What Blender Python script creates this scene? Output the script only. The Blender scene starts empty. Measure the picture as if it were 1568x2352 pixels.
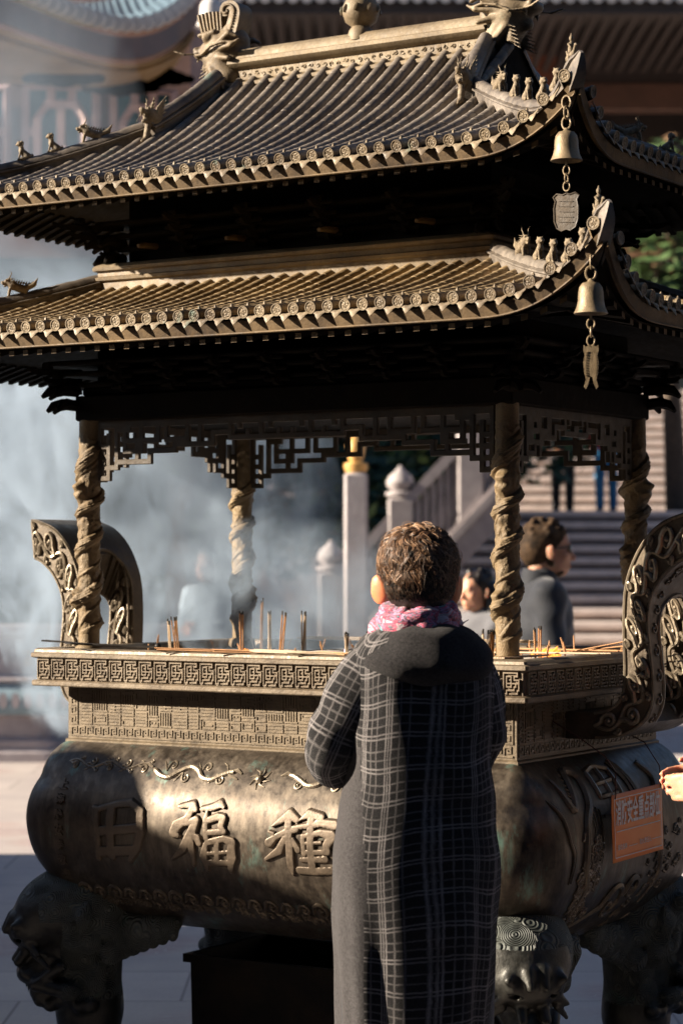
import bpy, math, random
import numpy as np
from mathutils import Vector, Matrix
random.seed(7); rng=np.random.RandomState(7)
R=math.radians
sc=bpy.context.scene
COL=sc.collection
# ------------------------------------------------------------------ measured frame
F_=5315.6;CX_=784.;PT=.0211;CAMZ=1.644      # focal length, principal column, pitch; pixel rows and columns are in a 1568 x 2352 frame
AA=R(32.18);ca,sa=math.cos(AA),math.sin(AA)
BC=(0.0555,6.5855);BZ=1.0256                            # centre of the burner on the ground
def BW(p,q,z=0.): return Vector((BC[0]+ca*p+sa*q,BC[1]-sa*p+ca*q,z*BZ))
def rayd(x,y):
    U,V=(x-CX_)/F_,(1176.-y)/F_;c,s=math.cos(PT),math.sin(PT);k=c-V*s
    return U/k,1.,(s+V*c)/k
def pw(x,y,Z):
    a,_,b=rayd(x,y);return Vector((a*Z,Z,CAMZ+b*Z))
# ------------------------------------------------------------------ objects
def tag(o,label=None,cat=None,group=None,kind=None):
    if label:o['label']=label
    if cat:o['category']=cat
    if group:o['group']=group
    if kind:o['kind']=kind
    return o
def empty(name,loc=(0,0,0),rz=0.,label=None,cat=None,group=None):
    o=bpy.data.objects.new(name,None);COL.objects.link(o);o.location=loc;o.rotation_euler=(0,0,rz);o.empty_display_size=.1
    return tag(o,label,cat,group)
def obj(name,me,mat=None,parent=None):
    o=bpy.data.objects.new(name,me);COL.objects.link(o)
    if parent:o.parent=parent
    if mat is not None:
        for m in (mat if isinstance(mat,(list,tuple)) else [mat]): me.materials.append(m)
    return o
def copy_tree(o,parent=None):
    c=o.copy();COL.objects.link(c);c.parent=parent
    for ch in list(o.children):copy_tree(ch,c)
    return c
class MB:
    def __init__(s):s.v=[];s.f=[];s.m=[];s.uv=[];s.mi=0
    def add(s,vs,fs,uv=None):
        n=len(s.v);s.v.extend([tuple(v) for v in vs]);s.f.extend([tuple(i+n for i in f) for f in fs]);s.m.extend([s.mi]*len(fs))
        if uv is not None:s.uv.extend(uv)
        else:s.uv.extend([(0.,0.)]*len(vs))
    def box(s,c,d,rz=0.,top=1.,M=None):
        a,b,h=d[0]/2,d[1]/2,d[2]/2;cc,ss=math.cos(rz),math.sin(rz);vs=[]
        for z,k in ((-h,1.),(h,top)):
            for x,y in ((-a,-b),(a,-b),(a,b),(-a,b)):
                X,Y=x*k,y*k;vs.append((c[0]+X*cc-Y*ss,c[1]+X*ss+Y*cc,c[2]+z))
        if M is not None:vs=[tuple(M@Vector(v)) for v in vs]
        s.add(vs,[(3,2,1,0),(4,5,6,7),(0,1,5,4),(1,2,6,5),(2,3,7,6),(3,0,4,7)])
    def bbox(s,c,d,bev=.004,M=None):           # box with chamfered edges
        a,b,h=[x/2 for x in d];bev=min(bev,a*.9,b*.9,h*.9);rs=[]
        def ring(z,i):
            A,B=a-i,b-i
            return [(c[0]+x,c[1]+y,c[2]+z) for x,y in ((-A+bev,-B),(A-bev,-B),(A,-B+bev),(A,B-bev),(A-bev,B),(-A+bev,B),(-A,B-bev),(-A,-B+bev))]
        rr=[ring(-h,bev),ring(-h+bev,0),ring(h-bev,0),ring(h,bev)]
        if M is not None:rr=[[tuple(M@Vector(v)) for v in r] for r in rr]
        s.loft(rr)
    def loft(s,rings,cap=True,closed=True,loop=False,uv=None):
        n=len(rings[0]);vs=[v for r in rings for v in r];fs=[];m=len(rings)
        for i in range(m if loop else m-1):
            for j in range(n if closed else n-1):
                a=i*n+j;b=i*n+(j+1)%n;i2=(i+1)%m
                fs.append((a,b,i2*n+(j+1)%n,i2*n+j))
        if cap and not loop:
            fs.append(tuple(reversed(range(n))));fs.append(tuple(range((m-1)*n,m*n)))
        s.add(vs,fs,uv)
    def tube(s,path,rad,n=8,cap=True,flat=1.,up=None):
        P=[Vector(p) for p in path];m=len(P)
        if not hasattr(rad,'__len__'):rad=[rad]*m
        rings=[];prev=None
        for i in range(m):
            t=(P[min(i+1,m-1)]-P[max(i-1,0)])
            if t.length<1e-9:t=Vector((0,0,1))
            t.normalize()
            if up is not None:
                a=Vector(up)
                a=a-t*a.dot(t)
                if a.length<1e-5:a=t.orthogonal()
            elif prev is None:a=t.orthogonal()
            else:
                a=prev-t*prev.dot(t)
                if a.length<1e-6:a=t.orthogonal()
            a.normalize();prev=a;b=t.cross(a)
            rings.append([tuple(P[i]+(a*math.cos(k*2*math.pi/n)*flat+b*math.sin(k*2*math.pi/n))*rad[i]) for k in range(n)])
        s.loft(rings,cap=cap)
    def lathe(s,prof,n=24,c=(0,0,0)):
        s.loft([[(c[0]+r*math.cos(k*2*math.pi/n),c[1]+r*math.sin(k*2*math.pi/n),c[2]+z) for k in range(n)] for r,z in prof])
    def grid(s,fn,us,vs_,uv=False):
        nu,nv=len(us),len(vs_);V=[fn(u,v) for v in vs_ for u in us]
        U=[(u,v) for v in vs_ for u in us] if uv else None
        s.add(V,[(j*nu+i,j*nu+i+1,(j+1)*nu+i+1,(j+1)*nu+i) for j in range(nv-1) for i in range(nu-1)],U)
    def cells(s,nx,ny,solid,front,back=None):
        """solid cells of a sheet: front face, optional back face, walls where solid meets open"""
        ids={}
        vs=[];fs=[]
        def vid(w,i,j):
            k=(w,i,j)
            if k not in ids:ids[k]=len(vs);vs.append(tuple((front if w==0 else bk)(i,j)))
            return ids[k]
        bk=back[0] if isinstance(back,tuple) else back
        closeb=not isinstance(back,tuple)
        S=lambda i,j:0<=i<nx and 0<=j<ny and solid[i][j]
        for i in range(nx):
            for j in range(ny):
                if not S(i,j):continue
                fs.append((vid(0,i,j),vid(0,i+1,j),vid(0,i+1,j+1),vid(0,i,j+1)))
                if closeb:fs.append((vid(1,i,j+1),vid(1,i+1,j+1),vid(1,i+1,j),vid(1,i,j)))
                for di,dj,a,b in ((0,-1,(i,j),(i+1,j)),(1,0,(i+1,j),(i+1,j+1)),(0,1,(i+1,j+1),(i,j+1)),(-1,0,(i,j+1),(i,j))):
                    if not S(i+di,j+dj):fs.append((vid(1,*a),vid(1,*b),vid(0,*b),vid(0,*a)))
        s.add(vs,fs)
    def build(s,name,mat=None,parent=None,smooth=True,ang=40):
        me=bpy.data.meshes.new(name);me.from_pydata(s.v,[],s.f)
        if any(u!=(0.,0.) for u in s.uv[:4000:7]) or any(u!=(0.,0.) for u in s.uv[-50:]):
            l=me.uv_layers.new(name='UVMap');vi=np.zeros(len(me.loops),np.int32);me.loops.foreach_get('vertex_index',vi)
            l.data.foreach_set('uv',np.array(s.uv,np.float32)[vi].ravel())
        o=obj(name,me,mat,parent)
        if any(s.m):me.polygons.foreach_set('material_index',s.m)
        fin(me,smooth,ang);return o
def fin(me,smooth=True,ang=40):
    if smooth:
        me.polygons.foreach_set('use_smooth',[True]*len(me.polygons))
        try:me.set_sharp_from_angle(angle=R(ang))
        except Exception:pass
    me.update()
# ------------------------------------------------------------------ implicit modelling -> surface nets
def cap(a,b,ra,rb=None,k=.01,op='+'):return dict(t='c',a=np.array(a,float),b=np.array(b,float),ra=ra,rb=ra if rb is None else rb,k=k,op=op)
def ell(c,r,k=.01,op='+',rot=None):
    r=(r,r,r) if not hasattr(r,'__len__') else r
    M=None
    if rot is not None:
        from mathutils import Euler
        M=np.array(Euler(rot).to_matrix())
    return dict(t='e',c=np.array(c,float),r=np.array(r,float),k=k,op=op,M=M)
def sdf_eval(prims,P,lo=None,res=None,V=None):
    pass
def sdf_mesh(prims,res,disp=None,smooth_it=1):
    lo=np.array([1e9]*3);hi=-lo
    bb=[]
    for d in prims:
        if d['t']=='c':
            l=np.minimum(d['a']-d['ra'],d['b']-d['rb']);h=np.maximum(d['a']+d['ra'],d['b']+d['rb'])
        else:
            m=max(d['r']) if d['M'] is not None else d['r'];l=d['c']-m;h=d['c']+m
        bb.append((l,h))
        if d['op']=='+':lo=np.minimum(lo,l);hi=np.maximum(hi,h)
    lo-=3*res+.01;hi+=3*res+.01
    n=np.ceil((hi-lo)/res).astype(int)+1
    V=np.full(n,.2,np.float32)
    ax=[lo[i]+res*np.arange(n[i]) for i in range(3)]
    for d,(l,h) in zip(prims,bb):
        mg=max(d['k']*1.5,res*4)
        i0=np.maximum(0,np.floor((l-mg-lo)/res).astype(int));i1=np.minimum(n,np.ceil((h+mg-lo)/res).astype(int)+1)
        X=ax[0][i0[0]:i1[0]][:,None,None];Y=ax[1][i0[1]:i1[1]][None,:,None];Z=ax[2][i0[2]:i1[2]][None,None,:]
        if d['t']=='c':
            a,b=d['a'],d['b'];ab=b-a;L=max(float(ab@ab),1e-9)
            t=np.clip(((X-a[0])*ab[0]+(Y-a[1])*ab[1]+(Z-a[2])*ab[2])/L,0,1)
            D=np.sqrt((X-a[0]-t*ab[0])**2+(Y-a[1]-t*ab[1])**2+(Z-a[2]-t*ab[2])**2)-(d['ra']+t*(d['rb']-d['ra']))
        else:
            x,y,z=X-d['c'][0],Y-d['c'][1],Z-d['c'][2]
            if d['M'] is not None:
                M=d['M'];x,y,z=[M[0,i]*x+M[1,i]*y+M[2,i]*z for i in range(3)]
            r=d['r'];k0=np.sqrt((x/r[0])**2+(y/r[1])**2+(z/r[2])**2);k1=np.sqrt((x/r[0]**2)**2+(y/r[1]**2)**2+(z/r[2]**2)**2)+1e-9
            D=k0*(k0-1)/k1
        S=V[i0[0]:i1[0],i0[1]:i1[1],i0[2]:i1[2]];k=d['k']
        if d['op']=='+':
            h_=np.maximum(k-np.abs(S-D),0)/k;S[...]=np.minimum(S,D)-h_*h_*k/4
        else:
            h_=np.maximum(k-np.abs(S+D),0)/k;S[...]=np.maximum(S,-D)+h_*h_*k/4
    s=V<0
    N=np.array(V.shape)-1
    acc=np.zeros(tuple(N)+(3,),np.float32);cnt=np.zeros(tuple(N),np.float32)
    for axis in range(3):
        o=[a for a in range(3) if a!=axis]
        for b0 in (0,1):
            for b1 in (0,1):
                A=[None]*3;B=[None]*3
                A[axis]=slice(0,N[axis]);B[axis]=slice(1,N[axis]+1)
                for a,bv in zip(o,(b0,b1)):A[a]=B[a]=slice(bv,bv+N[a])
                va,vb=V[tuple(A)],V[tuple(B)];m=(va<0)!=(vb<0)
                den=np.where(m,va-vb,1);t=np.where(m,va/den,0)
                cnt+=m;acc[...,axis]+=np.where(m,t,0)
                acc[...,o[0]]+=m*b0;acc[...,o[1]]+=m*b1
    act=cnt>0;idx=np.full(tuple(N),-1,np.int64);idx[act]=np.arange(act.sum())
    ij=np.argwhere(act);vts=(ij+acc[act]/cnt[act][:,None])*res+lo
    quads=[]
    for axis in range(3):
        o=[a for a in range(3) if a!=axis]
        A=[slice(None)]*3;B=[slice(None)]*3;A[axis]=slice(0,N[axis]);B[axis]=slice(1,N[axis]+1)
        for a in o:A[a]=B[a]=slice(1,N[a])
        sa_,sb_=s[tuple(A)],s[tuple(B)];ch=np.argwhere(sa_!=sb_)
        if len(ch)==0:continue
        flip=sa_[tuple(ch.T)]
        base=ch.copy()
        for a in o:base[:,a]+=1
        def cell(d0,d1):
            c=base.copy();c[:,o[0]]-=d0;c[:,o[1]]-=d1;return idx[tuple(c.T)]
        q=np.stack([cell(1,1),cell(0,1),cell(0,0),cell(1,0)],1)
        if axis==1:flip=~flip
        q[~flip]=q[~flip][:,::-1]
        quads.append(q)
    q=np.concatenate(quads)
    for _ in range(smooth_it):               # light laplacian
        ac=np.zeros_like(vts);cn=np.zeros(len(vts))
        for k in range(4):
            a,b=q[:,k],q[:,(k+1)%4]
            for c_ in range(3):
                ac[:,c_]+=np.bincount(a,vts[b,c_],len(vts))+np.bincount(b,vts[a,c_],len(vts))
            cn+=np.bincount(a,minlength=len(vts))+np.bincount(b,minlength=len(vts))
        vts=vts*.5+.5*ac/np.maximum(cn,1)[:,None]
    return vts,q
def mesh_np(name,v,q,mat=None,parent=None,smooth=True,ang=180,uv=None):
    me=bpy.data.meshes.new(name);n=len(v);m=len(q);w=q.shape[1]
    me.vertices.add(n);me.vertices.foreach_set('co',np.asarray(v,np.float32).ravel())
    me.loops.add(m*w);me.loops.foreach_set('vertex_index',np.asarray(q,np.int32).ravel())
    me.polygons.add(m);me.polygons.foreach_set('loop_start',np.arange(0,m*w,w,dtype=np.int32));me.polygons.foreach_set('loop_total',np.full(m,w,np.int32))
    me.update(calc_edges=True)
    if uv is not None:
        l=me.uv_layers.new(name='UVMap');l.data.foreach_set('uv',np.asarray(uv,np.float32).ravel())
    o=obj(name,me,mat,parent);fin(me,smooth,ang) if ang<170 else fin(me,smooth,179);return o
def sobj(name,prims,res,mat,parent=None,sm=1,fn=None):
    v,q=sdf_mesh(prims,res,smooth_it=sm)
    if fn is not None:v=fn(v)
    return mesh_np(name,v,q,mat,parent)
# ------------------------------------------------------------------ materials
def newmat(name):
    m=bpy.data.materials.new(name);m.use_nodes=True;nt=m.node_tree;b=nt.nodes['Principled BSDF'];return m,nt,b
class NT:
    def __init__(s,nt):s.nt=nt
    def n(s,t,**k):
        x=s.nt.nodes.new(t)
        for a,b in k.items():
            if a.startswith('i_'):
                key=a[2:];key=int(key) if key.isdigit() else key.replace('_',' ')
                x.inputs[key].default_value=b
            else:setattr(x,a,b)
        return x
    def l(s,a,b):s.nt.links.new(a,b)
    def ramp(s,fac,stops,interp='LINEAR'):
        r=s.n('ShaderNodeValToRGB');r.color_ramp.interpolation=interp
        e=r.color_ramp.elements
        while len(e)>1:e.remove(e[-1])
        e[0].position=stops[0][0];e[0].color=c4(stops[0][1])
        for p,c in stops[1:]:
            k=e.new(p);k.color=c4(c)
        if fac is not None:s.l(fac,r.inputs[0])
        return r.outputs[0]
    def math(s,op,a,b=None,c=None):
        x=s.n('ShaderNodeMath',operation=op)
        for i,v in enumerate((a,b,c)):
            if v is None:continue
            if isinstance(v,(int,float)):x.inputs[i].default_value=v
            else:s.l(v,x.inputs[i])
        return x.outputs[0]
    def mix(s,f,a,b,mode='MIX'):
        x=s.n('ShaderNodeMix',data_type='RGBA',blend_type=mode)
        for i,v in ((0,f),(6,a),(7,b)):
            if isinstance(v,(int,float)):x.inputs[i].default_value=v
            elif isinstance(v,tuple):x.inputs[i].default_value=c4(v)
            else:s.l(v,x.inputs[i])
        return x.outputs[2]
    def coord(s,scale=(1,1,1),out='Object'):
        t=s.n('ShaderNodeTexCoord');m=s.n('ShaderNodeMapping');m.inputs['Scale'].default_value=scale;s.l(t.outputs[out],m.inputs[0]);return m.outputs[0]
    def noise(s,vec,scale,detail=4,rough=.55,dist=0.):
        x=s.n('ShaderNodeTexNoise');x.inputs['Scale'].default_value=scale;x.inputs['Detail'].default_value=detail;x.inputs['Roughness'].default_value=rough;x.inputs['Distortion'].default_value=dist
        if vec is not None:s.l(vec,x.inputs['Vector'])
        return x.outputs['Fac']
    def bump(s,h,strength=.5,dist=.01,normal=None):
        x=s.n('ShaderNodeBump');x.inputs['Strength'].default_value=strength;x.inputs['Distance'].default_value=dist;s.l(h,x.inputs['Height'])
        if normal is not None:s.l(normal,x.inputs['Normal'])
        return x.outputs[0]
def c4(c):return tuple(c)+(1.,) if len(c)==3 else tuple(c)
def simple(name,col,rough=.7,metal=0.,nscale=30.,amt=.25,bump=.0,spec=.5,sss=0.):
    m,nt,b=newmat(name);t=NT(nt);co=t.coord()
    nz=t.noise(co,nscale,5)
    d=tuple(max(0,x*(1-amt)) for x in col);u=tuple(min(1,x*(1+amt)) for x in col)
    t.l(t.ramp(nz,[(.3,d),(.7,u)]),b.inputs['Base Color'])
    b.inputs['Roughness'].default_value=rough;b.inputs['Metallic'].default_value=metal;b.inputs['Specular IOR Level'].default_value=spec
    if sss:
        b.inputs['Subsurface Weight'].default_value=sss;b.inputs['Subsurface Radius'].default_value=(1.,.25,.1);b.inputs['Subsurface Scale'].default_value=.02
    if bump:t.l(t.bump(t.noise(co,nscale*3,4),bump,.004),b.inputs['Normal'])
    return m
def bronze(name,dark,mid,dust,dustamt=.5,rough=.45,metal=.35,verd=0.,grain=140.,bumpd=.0012,streak=False,spiral=0.):
    m,nt,b=newmat(name);t=NT(nt);co=t.coord()
    n1=t.noise(co,6.,6,.6);n2=t.noise(co,45.,5,.65);n3=t.noise(co,grain,4,.6)
    base=t.mix(t.ramp(n2,[(.35,(0,0,0)),(.68,(1,1,1))]),dark,mid)
    f=t.ramp(n1,[(.5-dustamt*.35,(0,0,0)),(.85-dustamt*.35,(1,1,1))])
    f=t.math('MULTIPLY',f,t.ramp(n3,[(.2,(.45,)*3),(.6,(1,)*3)]))
    colr=t.mix(t.math('MULTIPLY',f,min(1,.35+dustamt)),base,dust)
    if streak:
        cs=t.coord((22.,22.,2.4));ns=t.noise(cs,1.6,6,.65)
        colr=t.mix(t.ramp(ns,[(.42,(0,0,0)),(.70,(.55,.55,.55))]),colr,tuple(x*.6 for x in dark))
        ns2=t.noise(t.coord((14.,14.,3.)),2.3,5,.6)
        colr=t.mix(t.ramp(ns2,[(.48,(0,0,0)),(.75,(.5,.5,.5))]),colr,tuple(min(1,x*1.35) for x in dust))
    if verd:
        nv=t.noise(t.coord((9.,9.,2.6)) if streak else co,1.5 if streak else 5.,7,.7)
        colr=t.mix(t.ramp(nv,[(.63-verd*.2,(0,0,0)),(.78-verd*.2,(.75,.75,.75))]),colr,(.13,.26,.22))
    t.l(colr,b.inputs['Base Color'])
    b.inputs['Metallic'].default_value=metal
    t.l(t.ramp(n2,[(.3,(rough-.12,)*3),(.7,(rough+.15,)*3)]),b.inputs['Roughness'])
    h=t.math('ADD',t.math('MULTIPLY',n2,.8),n3)
    nm=t.bump(h,.5,bumpd*1.4)
    if spiral:
        v=t.n('ShaderNodeTexVoronoi');v.inputs['Scale'].default_value=spiral;t.l(co,v.inputs['Vector'])
        w=t.math('SINE',t.math('MULTIPLY',v.outputs['Distance'],78.))
        nm=t.bump(t.math('SUBTRACT',w,t.math('MULTIPLY',v.outputs['Distance'],9.)),.8,.003,nm)
    t.l(nm,b.inputs['Normal']);return m
M={}
M['tile']=bronze('roof_bronze',(.055,.045,.038),(.14,.112,.085),(.32,.28,.235),.34,.5,.15,verd=.04);M['tile2']=bronze('lower_roof_bronze',(.07,.045,.022),(.19,.13,.065),(.40,.29,.155),.55,.55,.15)
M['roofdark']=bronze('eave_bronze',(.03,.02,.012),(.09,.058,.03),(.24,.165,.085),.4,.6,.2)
M['wood']=bronze('sooty_bronze',(.005,.0045,.004),(.011,.009,.007),(.024,.017,.011),.3,.75,.0)  # near-black base puts the shade under the eaves into the colour
M['dustb']=bronze('dusty_bronze',(.05,.034,.02),(.14,.095,.05),(.31,.245,.155),.5,.6,.12,verd=.05)
M['col']=bronze('column_bronze',(.04,.027,.014),(.13,.085,.042),(.30,.215,.11),.5,.6,.15,grain=260,bumpd=.003)
M['rim']=bronze('rim_bronze',(.06,.042,.027),(.16,.115,.07),(.26,.215,.155),.5,.5,.22)
M['neckm']=bronze('neck_bronze',(.05,.036,.022),(.15,.11,.065),(.24,.19,.125),.45,.5,.22)
M['bowl']=bronze('basin_bronze',(.036,.028,.022),(.088,.068,.049),(.175,.145,.11),.34,.42,.62,verd=.26,streak=True,bumpd=.0002)
M['bowlletter']=bronze('letter_bronze',(.06,.045,.032),(.125,.092,.063),(.20,.155,.11),.4,.46,.5,bumpd=.0006)
M['leg']=bronze('leg_bronze',(.025,.030,.028),(.065,.075,.068),(.17,.18,.155),.45,.62,.2,verd=.25,spiral=16.,bumpd=.0004)
M['legplain']=bronze('leg_shaft_bronze',(.02,.02,.018),(.045,.045,.04),(.09,.085,.07),.3,.42,.45,verd=.08)
M['lattice']=bronze('lattice_bronze',(.014,.010,.007),(.035,.024,.014),(.11,.075,.038),.35,.6,.1);M['handle']=bronze('handle_bronze',(.035,.026,.018),(.09,.066,.042),(.21,.165,.115),.42,.45,.35)
M['scroll']=bronze('scroll_bronze',(.09,.07,.05),(.2,.16,.11),(.36,.3,.22),.55,.35,.5)
M['scrolldark']=bronze('scroll_dark_bronze',(.05,.038,.026),(.12,.09,.06),(.24,.19,.13),.5,.4,.4)
M['ash']=simple('ash',(.42,.38,.34),.95,0,60,.3,.6)
M['bellm']=bronze('bell_bronze',(.09,.062,.034),(.2,.145,.08),(.33,.25,.15),.55,.5,.3,grain=300)
M['boxm']=bronze('bin_metal',(.012,.011,.01),(.022,.019,.016),(.06,.042,.022),.25,.55,.3)

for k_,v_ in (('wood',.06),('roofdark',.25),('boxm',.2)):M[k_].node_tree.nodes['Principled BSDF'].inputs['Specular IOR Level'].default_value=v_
# =================================================================== THE BURNER
burner=empty('incense_burner',(BC[0],BC[1],0),-AA,'large bronze incense burner with a two tiered tiled roof on four dragon columns','incense burner')
def cr(tab,n):
    """catmull-rom resample of a list of tuples"""
    P=[np.array(t,float) for t in tab];P=[2*P[0]-P[1]]+P+[2*P[-1]-P[-2]];o=[]
    m=len(P)-3
    for k in range(n):
        x=k/(n-1)*m;i=min(int(x),m-1);t=x-i;a,b,c,d=P[i:i+4]
        o.append(.5*((2*b)+(c-a)*t+(2*a-5*b+4*c-d)*t*t+(3*b-a-3*c+d)*t**3))
    return o
burner.scale=(1,1,BZ)
NP,NQ=.72,.42
bprof=cr([(0,1.106),(.022,1.095),(.055,1.068),(.09,1.025),(.117,.975),(.130,.92),(.130,.865),(.117,.80),(.092,.745),(.05,.69),(.0,.65),(-.06,.617),(-.14,.597),(-.24,.588),(-.34,.585)],61)
zb=np.array([t[1] for t in bprof][::-1]);ob=np.array([t[0] for t in bprof][::-1])
def boff(z):return float(np.interp(z,zb,ob))
def ringrect(a,b,r,z,n=7,ns=10):
    o=[];r=min(r,a*.95,b*.95)
    for cx,cy,a0 in ((a-r,b-r,0),(-a+r,b-r,90),(-a+r,-b+r,180),(a-r,-b+r,270)):
        for k in range(n):
            t=R(a0+90*k/(n-1));o.append((cx+r*math.cos(t),cy+r*math.sin(t),z))
    return o
mb=MB()
rr=[]
for o_,z in bprof:
    r=.012+.15*min(1,max(0,(1.106-z)/.1))
    rr.append(ringrect(NP+o_,NQ+o_,r,z,12))
mb.loft(rr)
basin=mb.build('basin',M['bowl'],burner,ang=60)
def Sf(p,z,h=0.):                                # front of the basin
    o=boff(z);d=(boff(z+.004)-boff(z-.004))/.008;n=Vector((0,-1,d)).normalized()
    ed=max(0,abs(p)-(NP+o-.16));y=-(NQ+o)+ (.16-math.sqrt(max(0,.16**2-min(ed,.159)**2)))
    return (p,y+n.y*h,z+n.z*h)
def Sr(q,z,h=0.):                                # right end of the basin
    o=boff(z);d=(boff(z+.004)-boff(z-.004))/.008;n=Vector((1,0,d)).normalized()
    ed=max(0,abs(q)-(NQ+o-.16));x=(NP+o)-(.16-math.sqrt(max(0,.16**2-min(ed,.159)**2)))
    return (x+n.x*h,q,z+n.z*h)
# ---- pixel -> front plane helper for the cast characters
def onq(x,y,q):
    rx,ry,rz=rayd(x,y)
    den=rx*sa+ry*ca;t=(q+BC[0]*sa+BC[1]*ca)/den
    wx,wy,wz=rx*t-BC[0],ry*t-BC[1],CAMZ+rz*t
    return (wx*ca-wy*sa,wz/BZ)
def glyph(strokes,name,res=.0016,hh=.008):
    S=[]
    for st in strokes:
        pts=[]
        for x,y,r in st:
            X,Y=(350+x/1.4933)/1.7417,(3150+y/1.4933)/1.7417
            z=onq(X,Y,-.56)[1]
            for _ in range(3):z_=z;q=-(NQ+boff(z));p,z=onq(X,Y,q)
            pts.append((p,z,r*.00062))
        for a,b in zip(pts[:-1],pts[1:]):S.append((a,b))
    allp=[a for s in S for a in s]
    p0=min(a[0]-a[2] for a in allp)-.004;p1=max(a[0]+a[2] for a in allp)+.004;z0=min(a[1]-a[2] for a in allp)-.004;z1=max(a[1]+a[2] for a in allp)+.004
    nx,nz=int((p1-p0)/res)+1,int((z1-z0)/res)+1
    X=np.linspace(p0,p1,nx)[:,None];Z=np.linspace(z0,z1,nz)[None,:];D=np.full((nx,nz),9.)
    for a,b in S:
        dx,dz=b[0]-a[0],b[1]-a[1];L=dx*dx+dz*dz+1e-12;t=np.clip(((X-a[0])*dx+(Z-a[1])*dz)/L,0,1)
        D=np.minimum(D,np.hypot(X-a[0]-t*dx,Z-a[1]-t*dz)-(a[2]+t*(b[2]-a[2])))
    H=np.clip(-D/.0016,0,1);H=hh*(1-(1-H)**2)+np.clip(-D-.002,0,.004)*.12
    m=MB();ids={};
    for i in range(nx-1):
        for j in range(nz-1):
            if max(H[i,j],H[i+1,j],H[i+1,j+1],H[i,j+1])<=0:continue
            f=[]
            for a,b in ((i,j),(i+1,j),(i+1,j+1),(i,j+1)):
                if (a,b) not in ids:
                    ids[(a,b)]=len(m.v);m.v.append(Sf(float(X[a,0]),float(Z[0,b]),float(H[a,b])-.0006));m.uv.append((0.,0.))
                f.append(ids[(a,b)])
            m.f.append(tuple(f));m.m.append(0)
    return m.build(name,M['bowlletter'],burner,ang=70)
G_tian=[[(45,118,12),(60,126,16),(66,260,17),(72,420,15)],[(60,128,12),(180,98,15),(268,86,17),(325,140,20)],[(322,140,22),(322,260,22),(300,360,22),(262,440,12)],[(148,130,24),(152,410,22)],[(70,262,22),(300,245,22)],[(75,385,24),(285,378,24)]]
G_fu=[[(556,108,10),(600,100,14),(640,98,20),(654,128,14)],[(640,110,18),(600,185,20),(540,225,27),(520,270,24),(545,285,14)],[(575,218,12),(655,192,20),(630,262,24),(575,370,20),(512,432,5)],[(622,262,18),(628,380,18),(640,462,10)],[(645,285,14),(662,305,20),(672,332,17)],
 [(690,124,12),(760,112,17),(800,92,20),(822,110,10)],[(722,140,9),(712,190,16),(715,300,16)],[(722,196,16),(785,172,18),(818,178,18),(802,230,17),(820,262,14)],[(722,268,14),(822,262,15)],[(712,345,14),(700,420,22),(722,492,12)],[(722,330,15),(820,306,16),(868,330,24)],[(868,335,22),(868,420,26),(862,500,14)],[(780,325,15),(782,455,15)],[(718,398,10),(850,388,10)],[(715,452,15),(855,455,15)]]
G_zhong=[[(1108,228,6),(1160,195,16),(1215,152,22),(1256,188,17)],[(1090,330,22),(1130,295,15),(1190,262,15),(1255,250,14)],[(1092,262,8),(1118,275,10)],[(1208,172,20),(1212,350,21),(1222,480,19),(1235,520,8)],[(1185,300,14),(1150,380,20),(1072,430,9)],[(1232,310,11),(1262,372,17)],
 [(1275,190,6),(1330,152,20),(1404,172,18)],[(1232,238,10),(1330,225,14),(1400,208,18),(1482,222,22)],[(1345,172,20),(1352,500,20)],[(1292,292,14),(1300,400,14)],[(1296,290,11),(1400,268,16),(1462,290,26)],[(1462,300,24),(1432,350,20),(1440,388,16)],[(1300,335,9),(1400,330,9)],[(1300,388,11),(1435,390,14)],[(1285,434,12),(1430,432,16)],[(1272,498,18),(1360,505,18),(1462,502,18)]]
for nm,g in (('田',G_tian),('福',G_fu),('種',G_zhong)):
    tag(glyph(g,'cast_character'),'raised cast character '+nm)
# ---- scrollwork
def curl(path0,cx,cy,r0,a0,turns,d,n=14):
    o=list(path0)
    for k in range(n+1):
        t=k/n;a=a0+d*turns*2*math.pi*t;r=r0*(1-t)**.8+.0006
        o.append((cx+r*math.cos(a),cy+r*math.sin(a)))
    return o
def stroke(mb,mapf,path,r0,r1,n=6,h=0.,knob=0.):
    m=len(path);rad=[];pts=[]
    for i,(u,v) in enumerate(path):
        t=i/(m-1);rad.append((r0+(r1-r0)*t)*(1 if 0<i else .5));pts.append(mapf(u,v,h))
    mb.tube(pts,rad,n)
    if knob:
        c=mapf(path[-1][0],path[-1][1],h+knob*.3);mb.loft([[(c[0]+knob*math.cos(f)*math.cos(th),c[1]+knob*math.cos(f)*math.sin(th),c[2]+knob*math.sin(f)) for th in [k*math.pi/4 for k in range(8)]] for f in (-1.4,-.7,0,.7,1.4)])
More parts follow.
